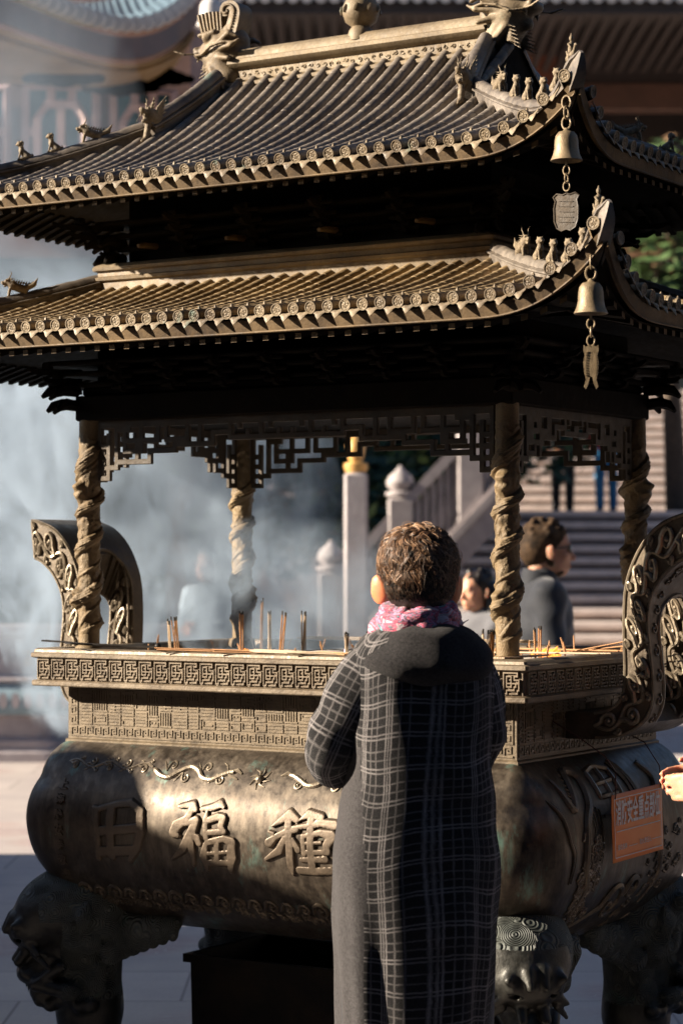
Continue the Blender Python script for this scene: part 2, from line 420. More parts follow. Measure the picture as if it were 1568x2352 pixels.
def vine(mb,mapf,L,w,n,r,h=0.,t0=0.,seed=1):
    rd=random.Random(seed);step=L/n;main=[]
    for k in range(n*8+1):
        t=k/8*step;main.append((t0+t,w*.42*math.sin(math.pi*t/step)))
    stroke(mb,mapf,main,r,r*.8,6,h)
    for k in range(n):
        sgn=1 if k%2==0 else -1;c=t0+(k+.5)*step;rad=w*.52*rd.uniform(.9,1.1)
        # big curl
        mb_path=curl([(c-step*.45,sgn*w*.15)],c+step*.02,-sgn*w*.32,rad,sgn*math.pi*.85,1.35,-sgn)
        stroke(mb,mapf,mb_path,r,r*.45,6,h,knob=r*1.25)
        p2=curl([(c,sgn*w*.42)],c+step*.33,sgn*w*.62,w*.26,math.pi,1.1,-sgn,9)
        stroke(mb,mapf,p2,r*.75,r*.4,5,h,knob=r*.9)
        stroke(mb,mapf,[(c-step*.1,sgn*w*.4),(c-step*.22,sgn*w*.7),(c-step*.38,sgn*w*.78)],r*.8,r*.2,5,h)
# dragon scroll high on the basin shoulder
mb=MB();ms=lambda p0,z0,sx=1:(lambda u,v,h:Sf(p0+u*sx,z0+v,h))
vine(mb,ms(-.665,1.052),.30,.020,5,.0042,.0015,seed=3)
mp=ms(-.36,1.045)
body=[(0,.004),(.03,-.012),(.06,-.016),(.09,.0),(.12,.012),(.15,.004),(.17,-.012),(.20,-.016),(.225,-.006),(.25,.004),(.265,.006)]
body=[tuple(x) for x in cr(body,40)]
stroke(mb,mp,body,.008,.007,8,.0015)
for c,s in ((.045,1),(.10,-1),(.16,1),(.215,-1)):
    stroke(mb,mp,curl([(c,0)],c+.016,s*.014,.012,math.pi,1.2,-s),.0038,.002,5,.002,.004)
    stroke(mb,mp,[(c,0),(c-.012,s*.016),(c-.02,s*.024)],.004,.0015,5,.002)
stroke(mb,mp,[(.25,.006),(.275,.012),(.292,.004)],.009,.003,6,.003);stroke(mb,mp,[(.25,.0),(.272,-.006),(.285,-.010)],.006,.002,6,.003);stroke(mb,mp,[(.245,.008),(.235,.022),(.222,.028)],.004,.0015,5,.003)
fl=ms(-.005,1.040)
for k in range(8):
    a=k*math.pi/4+.3;stroke(mb,fl,[(0,0),(.018*math.cos(a),.016*math.sin(a)),(.034*math.cos(a+.4),.027*math.sin(a+.4))],.006,.0015,5,.002)
stroke(mb,fl,[(0,0),(.001,0)],.012,.012,8,.003,.012)
fl=ms(.35,1.045,-1)
stroke(mb,fl,body,.008,.007,8,.0015)
for c,s in ((.045,1),(.10,-1),(.16,1),(.215,-1)):
    stroke(mb,fl,curl([(c,0)],c+.016,s*.014,.012,math.pi,1.2,-s),.0038,.002,5,.002,.004)
stroke(mb,fl,[(.25,.006),(.275,.012),(.292,.004)],.009,.003,6,.003)
vine(mb,ms(.38,1.052),.24,.020,4,.0042,.0015,seed=5)
mb.build('scroll_relief',M['scroll'],burner)
mb=MB();mp=lambda u,v,h:Sf(u,.702+v,h)        # cloud band near the foot of the basin
for k in range(24):
    c=-.60+k*.052;rd=random.Random(k);s=-1 if k%2 else 1
    stroke(mb,mp,curl([(c-.03,-.006)],c,.004,.02*rd.uniform(.8,1.15),math.pi,1.4,-1),.0062,.003,6,.002,.006)
    for j in range(3):
        a=c+rd.uniform(-.02,.03);stroke(mb,mp,curl([(a-.012,-.01)],a,-.02-rd.uniform(0,.012),.011,math.pi*rd.uniform(.6,1.3),1.1,-1,9),.0042,.002,5,.002,.004)
mb.build('cloud_relief',M['scrolldark'],burner)
# right end: rampant dragons and waves, dark relief
mb=MB();mp=lambda u,v,h:Sr(u,.86+v,h)
def wyrm(pts,r,seed,s=1):
    P=[tuple(x) for x in cr([(a*s,b) for a,b in pts],60)];m=len(P)
    mb.tube([mp(u,v,.002) for u,v in P],[r*(.35+.65*math.sin(math.pi*min(1,(i+6)/m))**.6) for i in range(m)],8)
    rd=random.Random(seed)
    for i in range(2,m-1,1):
        u,v=P[i];du,dv=P[i+1][0]-P[i-1][0],P[i+1][1]-P[i-1][1];L=math.hypot(du,dv);nx,ny=-dv/L,du/L
        mb.tube([mp(u+nx*r*.8,v+ny*r*.8,.004),mp(u+nx*r*1.7,v+ny*r*1.7,.003)],[.0035,.001],4)
wyrm([(-.36,.20),(-.33,.13),(-.30,.16),(-.27,.215),(-.22,.20),(-.235,.14),(-.28,.09),(-.295,.0),(-.27,-.07),(-.29,-.14),(-.25,-.20)],.013,1)
wyrm([(.16,.21),(.19,.17),(.16,.11),(.15,.0),(.18,-.08),(.16,-.16)],.012,4)
wyrm([(-.43,.17),(-.40,.12),(-.385,.06),(-.365,.02),(-.375,-.05)],.006,5)
rd=random.Random(9)
for k in range(120):
    u=rd.choice([rd.uniform(-.31,-.20),rd.uniform(-.31,-.22),rd.uniform(.05,.30)]);v=rd.uniform(-.22,.06);r=rd.uniform(.008,.018)
    stroke(mb,mp,curl([(u-r*1.5,v-r*.5)],u,v,r,math.pi*rd.uniform(.5,1.5),1.3,rd.choice((-1,1)),9),r*.32,r*.14,5,.002,r*.3)
for k in range(26):
    u=rd.uniform(-.27,-.19);v=rd.uniform(.0,.13);stroke(mb,mp,[(u,v),(u+.004,v-.02),(u+.001,v-.045)],.003,.001,4,.0015)
# big ring character under the notice and a base cloud
for a in ([(-.16,.205),(-.10,.215),(-.03,.205)],[(-.15,.175),(-.05,.18)],[(-.155,.14),(-.155,.205)],[(-.03,.14),(-.03,.205)],[(-.15,.145),(-.05,.148)],[(-.09,.10),(-.09,.21)],[(-.17,.10),(0,.105)],[(.0,.22),(.03,.17),(.035,.10)],[(.02,.225),(.055,.17),(.06,.10)]):
    stroke(mb,mp,[tuple(x) for x in cr(a,8)],.009,.008,6,.0)
stroke(mb,mp,curl([(-.22,-.18)],-.05,-.14,.06,math.pi,1.3,-1,26),.010,.004,6,.002,.008)
stroke(mb,mp,curl([(-.02,-.16)],.04,-.11,.04,math.pi,1.2,-1,20),.010,.004,6,.002,.008)
mb.build('dragon_relief',M['scrolldark'],burner)
# ---- small inscription, cast down the left of the front
def text_mesh(txt,size,name,mat,place,parent,thick=.0,off=.0,sx=1.,bevel=0.):
    cu=bpy.data.curves.new('t',type='FONT');cu.body=txt;cu.size=size;cu.align_x='CENTER';cu.align_y='CENTER';cu.extrude=thick;cu.offset=off;cu.resolution_u=3
    o=bpy.data.objects.new('t',cu);COL.objects.link(o);dg=bpy.context.evaluated_depsgraph_get();dg.update()
    me=bpy.data.meshes.new_from_object(o.evaluated_get(dg));bpy.data.objects.remove(o)
    co=np.zeros(len(me.vertices)*3,np.float32);me.vertices.foreach_get('co',co);co=co.reshape(-1,3)
    out=np.array([place(float(a)*sx,float(b),float(c)) for a,b,c in co],np.float32)
    me.vertices.foreach_set('co',out.ravel());me.name=name;me.materials.clear()
    return obj(name,me,mat,parent)
for k,ch in enumerate('上海静安寺敬造'):
    zc=.995-k*.0415;text_mesh(ch,.032,'cast_inscription',M['bowlletter'],lambda a,b,c,zc=zc:Sf(-.648+a,zc+b,.0005+(c+.0015)*1.2),burner,thick=.0016,off=.0006)
# ---- neck with seal script panels
mb=MB();RC=lambda a,b,z:[(-a,-b,z),(a,-b,z),(a,b,z),(-a,b,z)]
mb.loft([RC(NP+.006,NQ+.006,1.100),RC(NP+.006,NQ+.006,1.108),RC(NP,NQ,1.112),RC(NP,NQ,1.262)])
mb.build('neck',M['neckm'],burner,smooth=False)
def bits(rows):return rows
FR1=["#####.","#...#.","#.#.#.","#.###.","#.....","######"]
def sealrow(W,H,rd):
    g=[[0]*H for _ in range(W)]
    def L(x0,y0,x1,y1):
        for x in range(min(x0,x1),max(x0,x1)+1):
            for y in range(min(y0,y1),max(y0,y1)+1):
                if 0<=x<W and 0<=y<H:g[x][y]=1
    x=0
    while x<W-5:
        w=rd.choice((9,11,11,13))
        if x+w>W-3:w=W-x-1
        y=0
        while y<H-2:
            h=min(rd.choice((6,8,10)),H-y-1)
            t=rd.randrange(5) if w>6 else 0
            if t==0:
                for yy in range(y,y+h,2):L(x,yy,x+w-2,yy)
                L(x+(0 if rd.random()<.5 else w-2),y,x+(0 if rd.random()<.5 else w-2),y) ;L(x+w-2,y,x+w-2,y+h-2)
            elif t==1:
                a,b,c,d=x,y,x+w-2,y+h-2
                while c-a>=2 and d-b>=2:
                    L(a,d,c,d);L(c,b,c,d);L(a,b,c,b);L(a,b,a,d-2 if d-2>b else b);a+=2;b+=2;c-=2;d-=2
            elif t==2:
                for xx in range(x,x+w-1,2):L(xx,y,xx,y+h-2)
                L(x,y,x+w-2,y)
            elif t==3:
                L(x+w//2-1,y,x+w//2-1,y+h-2)
                for yy in range(y,y+h,2):L(x,yy,x+w-2,yy)
            else:
                L(x,y,x,y+h-2);L(x,y+h-2,x+w-2,y+h-2);L(x+2,y,x+w-2,y);L(x+w-2,y,x+w-2,y+h-4);L(x+2,y+2,x+2,y+h-4);L(x+4,y+2,x+w-4,y+2)
            y+=h
        x+=w
    return g
def relief_band(mb,width,z0,z1,rows,place,H,flip=0):
    """rows: list of strings tiled along the width; place(u,z,h)"""
    nr=len(rows);cw=(z1-z0)/nr;per=len(rows[0])*cw;n=max(1,round(width/per));cw2=width/(n*len(rows[0]));W=n*len(rows[0])
    sol=[[rows[nr-1-j][i%len(rows[0])]=='#' for j in range(nr)] for i in range(W)]
    mb.cells(W,nr,sol,lambda i,j:place(-width/2+i*cw2,z0+j*(z1-z0)/nr,H),(lambda i,j:place(-width/2+i*cw2,z0+j*(z1-z0)/nr,-.0005),0))
faces=[(NP*2,lambda u,z,h:(u,-NQ-h,z)),(NQ*2,lambda u,z,h:(NP+h,u,z)),(NP*2,lambda u,z,h:(-u,NQ+h,z)),(NQ*2,lambda u,z,h:(-NP-h,-u,z))]
for k,(W,pl) in enumerate(faces):
    mb=MB();relief_band(mb,W-.02,1.118,1.146,FR1,pl,.0026)
    for s in (-1,1):                                        # upright fret at each end
        nz=24;sol=[[FR1[i][j%6]=='#' for j in range(nz)] for i in range(6)]
        mb.cells(6,nz,sol,lambda i,j,s=s:pl(s*(W/2-.022)+(i-3)*.0042,1.150+j*.0044,.0026),((lambda i,j,s=s:pl(s*(W/2-.022)+(i-3)*.0042,1.150+j*.0044,-.0005)),0))
    nx=int((W-.09)/.0042);nz=24;sol=sealrow(nx,nz,random.Random(20+k))
    mb.cells(nx,nz,sol,lambda i,j:pl(-(W-.09)/2+i*(W-.09)/nx,1.152+j*.0044,.0026),((lambda i,j:pl(-(W-.09)/2+i*(W-.09)/nx,1.152+j*.0044,-.0005)),0))
    mb.build('seal_script_panel',M['neckm'],burner,smooth=False)
# ---- tray
TP,TQ=.79,.50
mb=MB()
prof=[(-.06,1.258),(.0,1.258),(.002,1.261),(.002,1.271),(-.002,1.274),(-.009,1.275),(-.009,1.334),(-.002,1.335),(.004,1.338),(.004,1.348),(-.002,1.351),(-.004,1.358),(-.010,1.362),(-.05,1.362),(-.055,1.358),(-.06,1.33)]
mb.loft([[(sx*(TP+o-(.006 if c else 0)) if True else 0,sy*(TQ+o-(.006 if not c else 0)),z) for sx,sy,c in ((-1,-1,1),(1,-1,1),(1,-1,0),(1,1,0),(1,1,1),(-1,1,1),(-1,1,0),(-1,-1,0))] for o,z in prof],cap=False)
mb.build('tray_rim',M['rim'],burner,ang=30)
FR2=["###########.","#.........#.","#.#####.###.","#.....#.#...","#.###.#.###.","#.#...#...#.","#.#########.","#.#...#...#.","#.###.#.#.#.","#.....#.#.#.","#.#######.#.","#.........#.","#.###########"[:12]]
FR2=["########....","#......#.###","#.####.#.#.#","#.#..#.#.#.#","#.#.##.###.#","#.#..#.....#","#.#########.","#.....#..#..","#.###.##.#.#","#.#.#..#.#.#","#.#.####.#.#","#.#......#.#","###.######.#"]
FR2=["##########..","#........#..","#.####.###..","#.#..#.#....","#.#.##.####.","#.#..#....#.","#.#########.","#.#..#..#.#.","#.####.##.#.","#......#..#.","#.######.##.","#.#......#..","###.######.."]
for W,pl in ((TP*2,lambda u,z,h:(u,-TQ+.009-h,z)),(TQ*2,lambda u,z,h:(TP-.009+h,u,z)),(TP*2,lambda u,z,h:(-u,TQ-.009+h,z)),(TQ*2,lambda u,z,h:(-TP+.009-h,-u,z))):
    mb=MB();relief_band(mb,W-.034,1.2775,1.3325,FR2,pl,.0062);o=mb.build('fret_band',M['rim'],burner,smooth=False)
    o.modifiers.new('b','BEVEL').width=.0009
mb=MB()
def ashz(p,q):return 1.333+.022*math.exp(-((p-.05)/.45)**2-(q/.2)**2)+.010*math.sin(p*9+1)*math.sin(q*13)+.004*math.sin(p*41)*math.cos(q*37)+random.uniform(-.0015,.0015)
mb.grid(lambda u,v:(u,v,ashz(u,v)),np.linspace(-.735,.735,110),np.linspace(-.445,.445,60));mb.build('ash_bed',M['ash'],burner)
# ---- handles
inner=cr([(.70,1.218),(.79,1.219),(.85,1.232),(.882,1.268),(.888,1.33),(.886,1.40),(.886,1.47),(.892,1.54),(.912,1.60),(.945,1.655),(.995,1.700),(1.06,1.724),(1.085,1.726)],61)
outer=cr([(.70,1.150),(.79,1.150),(.88,1.160),(.945,1.195),(.972,1.245),(.974,1.31),(.966,1.38),(.960,1.44),(.964,1.49),(.980,1.53),(1.008,1.568),(1.045,1.597),(1.072,1.607)],61)
def handle(sx):
    H=.15;NJ=30;mb=MB();sol=[]
    for i in range(60):
        z=(inner[i][1]+inner[i+1][1])/2;t=i/60;row=[]
        for j in range(NJ):
            q=-H+(j+.5)*2*H/NJ;op=False
            if t>.24:
                top=.70-.0*abs(q);e=abs(q)/.085
                if e<1 and t<.56+.14*math.sqrt(1-e*e):op=True
            row.append(not op)
        sol.append(row)
    fI=lambda i,j:(sx*inner[i][0],(-H+j*2*H/NJ),inner[i][1]);fO=lambda i,j:(sx*outer[i][0],(-H+j*2*H/NJ),outer[i][1])
    if sx>0:mb.cells(60,NJ,sol,fO,fI)
    else:mb.cells(60,NJ,sol,fI,fO)
    h=mb.build('handle',M['handle'],burner,ang=35)
    # raised border and scrollwork on the faces
    def side(qf,nq):
        mb=MB()
        def mp(u,v,hh):
            x=max(0,min(59.99,u*60));i=int(x);f=x-i
            a=inner[i]*(1-f)+inner[i+1]*f;b=outer[i]*(1-f)+outer[i+1]*f;w=(v+1)/2;c=a*(1-w)+b*w
            return (sx*c[0],qf+nq*hh,c[1])
        for v in (-.9,.9):mb.tube([mp(.1+k*.9/50,v,.0) for k in range(50)],.0045,6)
        mb.tube([mp(.985,-.9+k*.36,0) for k in range(6)],.005,6)
        L=.88;n=10;step=L/n;cen=[(.1+k*L/80,.36*math.sin(math.pi*(k*L/80)/step)) for k in range(81)]
        mb.tube([mp(u,v,.002) for u,v in cen],.0062,6)
        asp=.0135  # u per unit v
        for k in range(n):
            s=1 if k%2==0 else -1;c=.1+(k+.5)*step
            def sp(cu,cv,r,a0,tr,d,nn=16):return [(cu+r*math.cos(a0+d*tr*2*math.pi*t/nn)*(1-t/nn)**.75*.055,cv+r*math.sin(a0+d*tr*2*math.pi*t/nn)*(1-t/nn)**.75) for t in range(nn+1)]
            p=[(c-step*.5,0.)]+sp(c+.004,-s*.22,.50,math.pi,1.4,s)
            P=[mp(u,v,.003) for u,v in p];mb.tube(P,[.0075*(1-.5*i/len(P)) for i in range(len(P))],6);c0=P[-1]
            mb.lathe([(0.001,-.0075),(.005,-.005),(.0072,0),(.005,.005),(.001,.0075)],8,c0)
            p=sp(c+.022,s*.62,.22,math.pi,1.1,-s,10);P=[mp(u,v,.003) for u,v in p];mb.tube(P,[.0055*(1-.5*i/len(P)) for i in range(len(P))],5)
            mb.lathe([(0.001,-.005),(.0045,0),(.001,.005)],7,P[-1])
        mb.build('scroll_panel',M['scroll'],h)
    side(-H,-1)
    # the far leg of the arch is carved too, seen through the opening
    side(.079,-1)
    # outer/inner broad face relief
    mb=MB()
    def mf(tab,hs):
        def f(u,v,hh):
            x=max(0,min(59.99,u*60));i=int(x);fr=x-i;a=tab[i]*(1-fr)+tab[i+1]*fr;d=tab[i+1]-tab[i];n_=np.array([d[1],-d[0]]);n_/=np.linalg.norm(n_)+1e-9
            return (sx*(a[0]+hs*n_[0]*hh),v,a[1]+hs*n_[1]*hh)
        return f
    f=mf(outer,1)
    path=[(.26,-.095)]+[(.26+.3*k/10,-.095) for k in range(1,11)]+[(.56+.16*math.sin(a),-.095*math.cos(a)) for a in [math.pi*k/16 for k in range(1,16)]]+[(.56-.3*k/10,.095) for k in range(11)]
    for ff in (mf(outer,1),mf(inner,-1)):mb.tube([ff(u,v,.0) for u,v in path],.006,6)
    for s in (-1,1):
        for k in range(9):
            u=.27+k*.075;v=s*(.122 if u<.6 else .11);r=.018
            for q in range(1):
                P=[f(u+r*math.cos(a*1.0)*1.1*(1-a/9),v+s*.0+r*math.sin(a)*.9*(1-a/9),.002) for a in np.linspace(0,8.2,16)]
                mb.tube(P,[.004*(1-.5*i/16) for i in range(16)],5)
    for k in range(14):
        a=R(-60+k*120/13);u=.82+.08*math.cos(a*1.2);v=.11*math.sin(a)
        P=[f(u+.04*math.cos(t)*(1-t/9),v+.018*math.sin(t)*(1-t/9),.002) for t in np.linspace(0,8.2,16)]
        mb.tube(P,[.004*(1-.5*i/16) for i in range(16)],5)
    mb.build('arch_scrollwork',M['scrolldark'],h)
handle(-1);handle(1)
# ---- legs: beast heads on curved shafts
def leg_mesh():
    P=[ell((-.05,0,.655),(.17,.155,.115),.05),ell((.055,0,.625),(.105,.118,.088),.05),ell((.10,0,.585),(.078,.09,.06),.03),
       cap((-.05,0,.58),(-.055,0,.36),.105,.085,.05),cap((-.055,0,.36),(-.05,0,.16),.085,.066,.05),cap((-.05,0,.16),(-.01,0,.05),.066,.075,.04),ell((.03,0,.035),(.10,.10,.045),.03),
       cap((.03,0,.52),(.085,0,.475),.075,.055,.02),ell((.118,0,.462),(.034,.058,.026),.012),ell((.132,.028,.470),(.018,.02,.016),.008),ell((.132,-.028,.470),(.018,.02,.016),.008),
       cap((.0,0,.43),(.065,0,.418),.07,.045,.02),ell((.085,0,.408),(.03,.045,.018),.012)]
    for s in (-1,1):
        P+=[ell((.118,s*.052,.595),(.03,.034,.030),.012),ell((.150,s*.05,.585),(.020,.022,.022),.004),ell((.148,s*.05,.562),(.014,.030,.006),.004,'-'),cap((.10,s*.03,.628),(.165,s*.07,.602),.018,.012,.012),
            cap((.0,s*.115,.565),(-.02,s*.155,.635),.030,.022,.02),cap((-.02,s*.155,.635),(-.03,s*.165,.675),.022,.006,.01),ell((.002,s*.148,.59),(.012,.016,.04),.008,'-'),
            cap((.075,s*.022,.60),(.150,s*.030,.50),.020,.014,.010),cap((.16,s*.02,.62),(.185,s*.02,.585),.018,.010,.008),cap((.13,s*.06,.56),(.10,s*.10,.53),.014,.008,.008),cap((.11,s*.07,.53),(.07,s*.11,.49),.012,.006,.006),cap((.04,s*.085,.49),(.105,s*.06,.44),.018,.014,.012),cap((.105,s*.06,.44),(.02,s*.095,.425),.016,.022,.012),ell((.015,s*.10,.425),(.034,.02,.02),.01),
            cap((.118,s*.03,.45),(.122,s*.032,.418),.010,.003,.004),cap((.09,s*.048,.445),(.092,s*.05,.42),.009,.003,.004)]
        for k in range(6):
            a=k/5;P.append(ell((.085-.13*a,s*(.02+.085*a),.392-.012*math.sin(a*9)),(.022,.022,.020),.010))
        for k in range(7):                       # scalloped brackets along the basin foot
            t=.10+k*.034;c=(-.04-t*.72,s*t*.72+s*.01,.615-.0*k);r=.045-.003*k
            P.append(ell((c[0],c[1],.575+.008*k),(r,r,.062-.006*k),.012))
            P.append(ell((c[0],c[1],.520+.0125*k),(r*.62,r*.62,.024),.008))
    for k in range(11):                           # curls over the crown and mane
        a=k*2.39996;rr_=.03+.011*k
        P.append(ell((-.02+rr_*math.cos(a)*.9,rr_*math.sin(a)*1.1,.735-.35*rr_**1.6*3),(.032,.032,.020),.010))
    for s in (-1,1):
        for (x,z) in ((-.05,.66),(-.09,.60),(-.04,.56),(-.10,.53),(-.07,.49),(-.06,.44)):
            P.append(ell((x,s*.125 if z>.5 else s*.095,z),(.032,.022,.032),.010))
    return sdf_mesh(P,.0058,smooth_it=1)
lv,lq=leg_mesh();LB=None
for (sp,sq,lab) in ((-1,-1,None),(1,-1,None),(1,1,None),(-1,1,None)):
    a=math.atan2(sq,sp)
    if LB is None:
        o=mesh_np('leg',lv,lq,[M['leg'],M['legplain']],burner);LB=o
        zc=np.zeros(len(o.data.polygons)*3,np.float32);o.data.polygons.foreach_get('center',zc);zc=zc.reshape(-1,3)
        hairy=((zc[:,2]>.62)|((zc[:,0]<.035)&(zc[:,2]>.40)))&~((zc[:,0]>.10)&(zc[:,2]<.67))
        o.data.polygons.foreach_set('material_index',(~hairy).astype(np.int32))
    else:o=obj('leg',LB.data,None,burner)
    o.location=(sp*(NP-.005),sq*(NQ-.005),0);o.rotation_euler=(0,0,a)
# ---- dragon columns
def column_mesh():
    nt,nz=110,420;z0,z1=1.335,2.045;T=np.linspace(0,2*np.pi,nt,endpoint=False);Z=np.linspace(z0,z1,nz);th,z=np.meshgrid(T,Z)
    r=np.full_like(th,.0300);hh=(z-1.42)/.52;w=lambda a:(a+np.pi)%(2*np.pi)-np.pi
    env=np.clip((z-1.40)/.03,0,1)*np.clip((1.96-z)/.05,0,1)
    ph=w(th-2*np.pi*4.3*hh-.7*np.sin(hh*11));body=np.clip(1-(ph/.95)**2,0,1)**.4;r+=env*(.0095*body+.0011*body*np.sin(z*620+ph*9)*np.sin(z*620-ph*9))
    r+=env*.0035*np.exp(-(ph/.12)**2)*(.6+.4*np.sin(z*520))
    ph2=w(th-2*np.pi*3.6*hh+2.0+.7*np.sin(hh*13));r+=env*.0035*np.sqrt(np.clip(1-(ph2/.25)**2,0,1))
    rg=np.random.RandomState(3)
    for k in range(90):
        t0,zz=rg.uniform(0,2*np.pi),rg.uniform(1.42,1.94);s=rg.uniform(.005,.013);a=rg.uniform(.001,.0045);r+=env*a*np.exp(-((w(th-t0)*.035/s)**2+((z-zz)/s)**2))
    for zz,t0 in ((1.505,3.9),(1.80,4.3),(1.62,2.0)):
        for dx,dz,s,a in ((0,0,.020,.014),(.25,.012,.01,.010),(-.25,.012,.01,.010),(0,-.022,.012,.010),(.4,-.012,.008,.008),(-.4,-.012,.008,.008)):
            r+=a*np.exp(-((w(th-t0-dx)*.035/s)**2+((z-zz-dz)/s)**2))
    for k in range(1500):
        t0,zz=rg.uniform(0,2*np.pi),rg.uniform(1.41,1.95);s=rg.uniform(.0025,.006);a=rg.uniform(-.0008,.0018);j0=max(0,int((zz-z0-.02)/(z1-z0)*nz));j1=min(nz,int((zz-z0+.02)/(z1-z0)*nz)+1)
        r[j0:j1]+=a*np.exp(-((w(th[j0:j1]-t0)*.035/s)**2+((z[j0:j1]-zz)/s)**2))
    r+=.0004*rg.rand(*r.shape)*env
    V=np.stack([r*np.cos(th),r*np.sin(th),z],-1).reshape(-1,3)
    i=np.arange(nz-1)[:,None]*nt;j=np.arange(nt)[None,:];j2=(j+1)%nt
    return V,np.stack([i+j,i+j2,i+nt+j2,i+nt+j],-1).reshape(-1,4)
cv,cq=column_mesh();CB=None;CP,CQ=.675,.3834
for k,(sp,sq) in enumerate(((-1,-1),(1,-1),(1,1),(-1,1))):
    if CB is None:o=CB=mesh_np('column',cv,cq,M['col'],burner)
    else:o=obj('column',CB.data,None,burner)
    o.location=(sp*CP,sq*CQ,0);o.rotation_euler=(0,0,(0,.5,2.2,3.6)[k])
    mb=MB();mb.lathe([(.04,1.331),(.043,1.345),(.040,1.362),(.033,1.368)],28);b=mb.build('column_base',M['col'],o)
# ---- hanging lattice between the columns
def lattice(W,place):
    cs=.0145;nx=int(W/cs);nx+=(nx%2);half=nx//2;nz=12;sol=[[False]*nz for _ in range(nx)]
    G=lambda i,j:sol[i].__setitem__(nz-1-j,True) if 0<=i<nx and 0<=j<nz else None
    def L(x0,y0,x1,y1):
        for x in range(min(x0,x1),max(x0,x1)+1):
            for y in range(min(y0,y1),max(y0,y1)+1):
                G(x,y);G(nx-1-x,y)
    f=half/46.
    s=lambda v:int(round(v*f)) if v>9 else v
    L(0,0,half,1)
    L(0,0,0,11);L(0,11,2,11);L(2,9,2,11);L(2,9,4,9);L(4,7,4,9);L(0,9,2,9);L(0,7,2,7);L(2,3,2,8);L(0,5,2,5);L(4,2,4,8)
    e1=s(13);L(4,8,e1,8);L(e1,6,e1,8);e2=s(19);L(e1,6,e2,6);L(e2,4,e2,6);e3=s(28);L(e2,5,e3,5)
    L(6,2,6,6);L(6,6,9,6);L(6,4,9,4);L(9,4,9,8);L(e1-2,2,e1-2,6);L(e1-2,4,e1+2,4);L(e1+2,2,e1+2,4);L(4,2,7,2)
    L(e2-2,2,e2-2,4);L(e2-2,4,e2+3,4);L(e2+3,2,e2+3,5);L(e3,3,e3,5);L(e3,3,e3+4,3);L(e3+4,2,e3+4,4);L(e3-3,2,e3-3,5)
    for x in range(e3+4,half+1,7):L(x,2,x,4);L(x,4,x+4,4);L(x+4,3,x+4,4);L(x+2,2,x+2,2)
    L(e3+4,4,half,4)
    mb=MB();z1=2.0
    mb.cells(nx,nz,sol,lambda i,j:place(-W/2+i*W/nx,z1-.176+j*.0147,.006),lambda i,j:place(-W/2+i*W/nx,z1-.176+j*.0147,-.006))
    o=mb.build('lattice_panel',M['lattice'],burner,smooth=False);o.modifiers.new('b','BEVEL').width=.0015
for sq in (-1,1):lattice(CP*2-.07,lambda u,z,h,sq=sq:(u*-sq,sq*(CQ+h),z))
for sp in (-1,1):lattice(CQ*2-.07,lambda u,z,h,sp=sp:(sp*(CP+h),u*sp,z))
# =================================================================== ROOFS
def slabs(mb,L):
    for a,b,z0,z1 in L:mb.bbox((0,0,(z0+z1)/2),(2*a,2*b,z1-z0),.004)
mb=MB()
slabs(mb,[(.705,.414,1.992,2.062),(.69,.40,2.062,2.085),(.71,.42,2.085,2.098),(.735,.445,2.115,2.128),(.765,.475,2.143,2.156)])
slabs(mb,[(.66,.37,2.098,2.22)])
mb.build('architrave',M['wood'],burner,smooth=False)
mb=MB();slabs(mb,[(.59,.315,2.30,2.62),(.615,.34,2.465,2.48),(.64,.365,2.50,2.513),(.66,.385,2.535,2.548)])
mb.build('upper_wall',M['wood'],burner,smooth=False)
def brackets(a,b,z0,lv,step,spacing,parent,out0=.0):
    def arm(mb,x,y,dx,dy,z,l):
        pts=[(x,y,z),(x+dx*l*.6,y+dy*l*.6,z-.002),(x+dx*l*.85,y+dy*l*.85,z+.0),(x+dx*l,y+dy*l,z+.010)]
        mb.tube(pts,[.011,.011,.010,.006],4);mb.bbox((x+dx*l*.62,y+dy*l*.62,z+.016),(.026,.026,.018),.003)
    S=[]
    n=int(2*a/spacing);S+=[(-a+2*a*i/n,sy*b,0,sy,1.) for sy in (-1,1) for i in range(1,n)]
    n=max(2,int(2*b/spacing));S+=[(sx*a,-b+2*b*i/n,sx,0,1.) for sx in (-1,1) for i in range(1,n)]
    S+=[(sx*a,sy*b,sx*.707,sy*.707,1.5) for sx in (-1,1) for sy in (-1,1)]
    for x,y,dx,dy,k_ in S:
        mb=MB()
        for k in range(lv):
            z=z0+k*step;l=.045+.03*k;arm(mb,x,y,dx,dy,z,l*k_)
            if k_==1.:mb.bbox((x+dx*l*.62,y+dy*l*.62,z+.006),(.085,.014,.012) if dx==0 else (.014,.085,.012),.003)
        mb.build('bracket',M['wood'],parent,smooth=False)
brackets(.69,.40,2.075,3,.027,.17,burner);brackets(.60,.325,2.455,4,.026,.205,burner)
def beak(mb,x,y,dx,dy,z,l,r=.016):
    mb.tube([(x,y,z),(x+dx*l*.5,y+dy*l*.5,z+.004),(x+dx*l*.8,y+dy*l*.8,z-.002),(x+dx*l,y+dy*l,z-.018)],[r,r*.95,r*.8,r*.35],6)
for sx in (-1,1):
    for sy in (-1,1):
        for z,a,b,l in ((2.035,.70,.41,.085),(2.075,.70,.41,.10),(2.445,.60,.325,.085),(2.49,.60,.325,.11)):
            mb=MB()
            for dx,dy in ((sx,0),(0,sy),(sx*.707,sy*.707)):beak(mb,sx*a,sy*b,dx,dy,z,l)
            mb.build('corner_beak',M['wood'],burner)
for x in (-.46,-.16,.14,.44):               # bracket noses catching the sun between the two roofs
    mb=MB()
    mb.tube([(x,-.355,2.47),(x,-.415,2.467),(x,-.44,2.462)],[.010,.009,.006],6)
    mb.build('bracket_nose',M['roofdark'],burner)

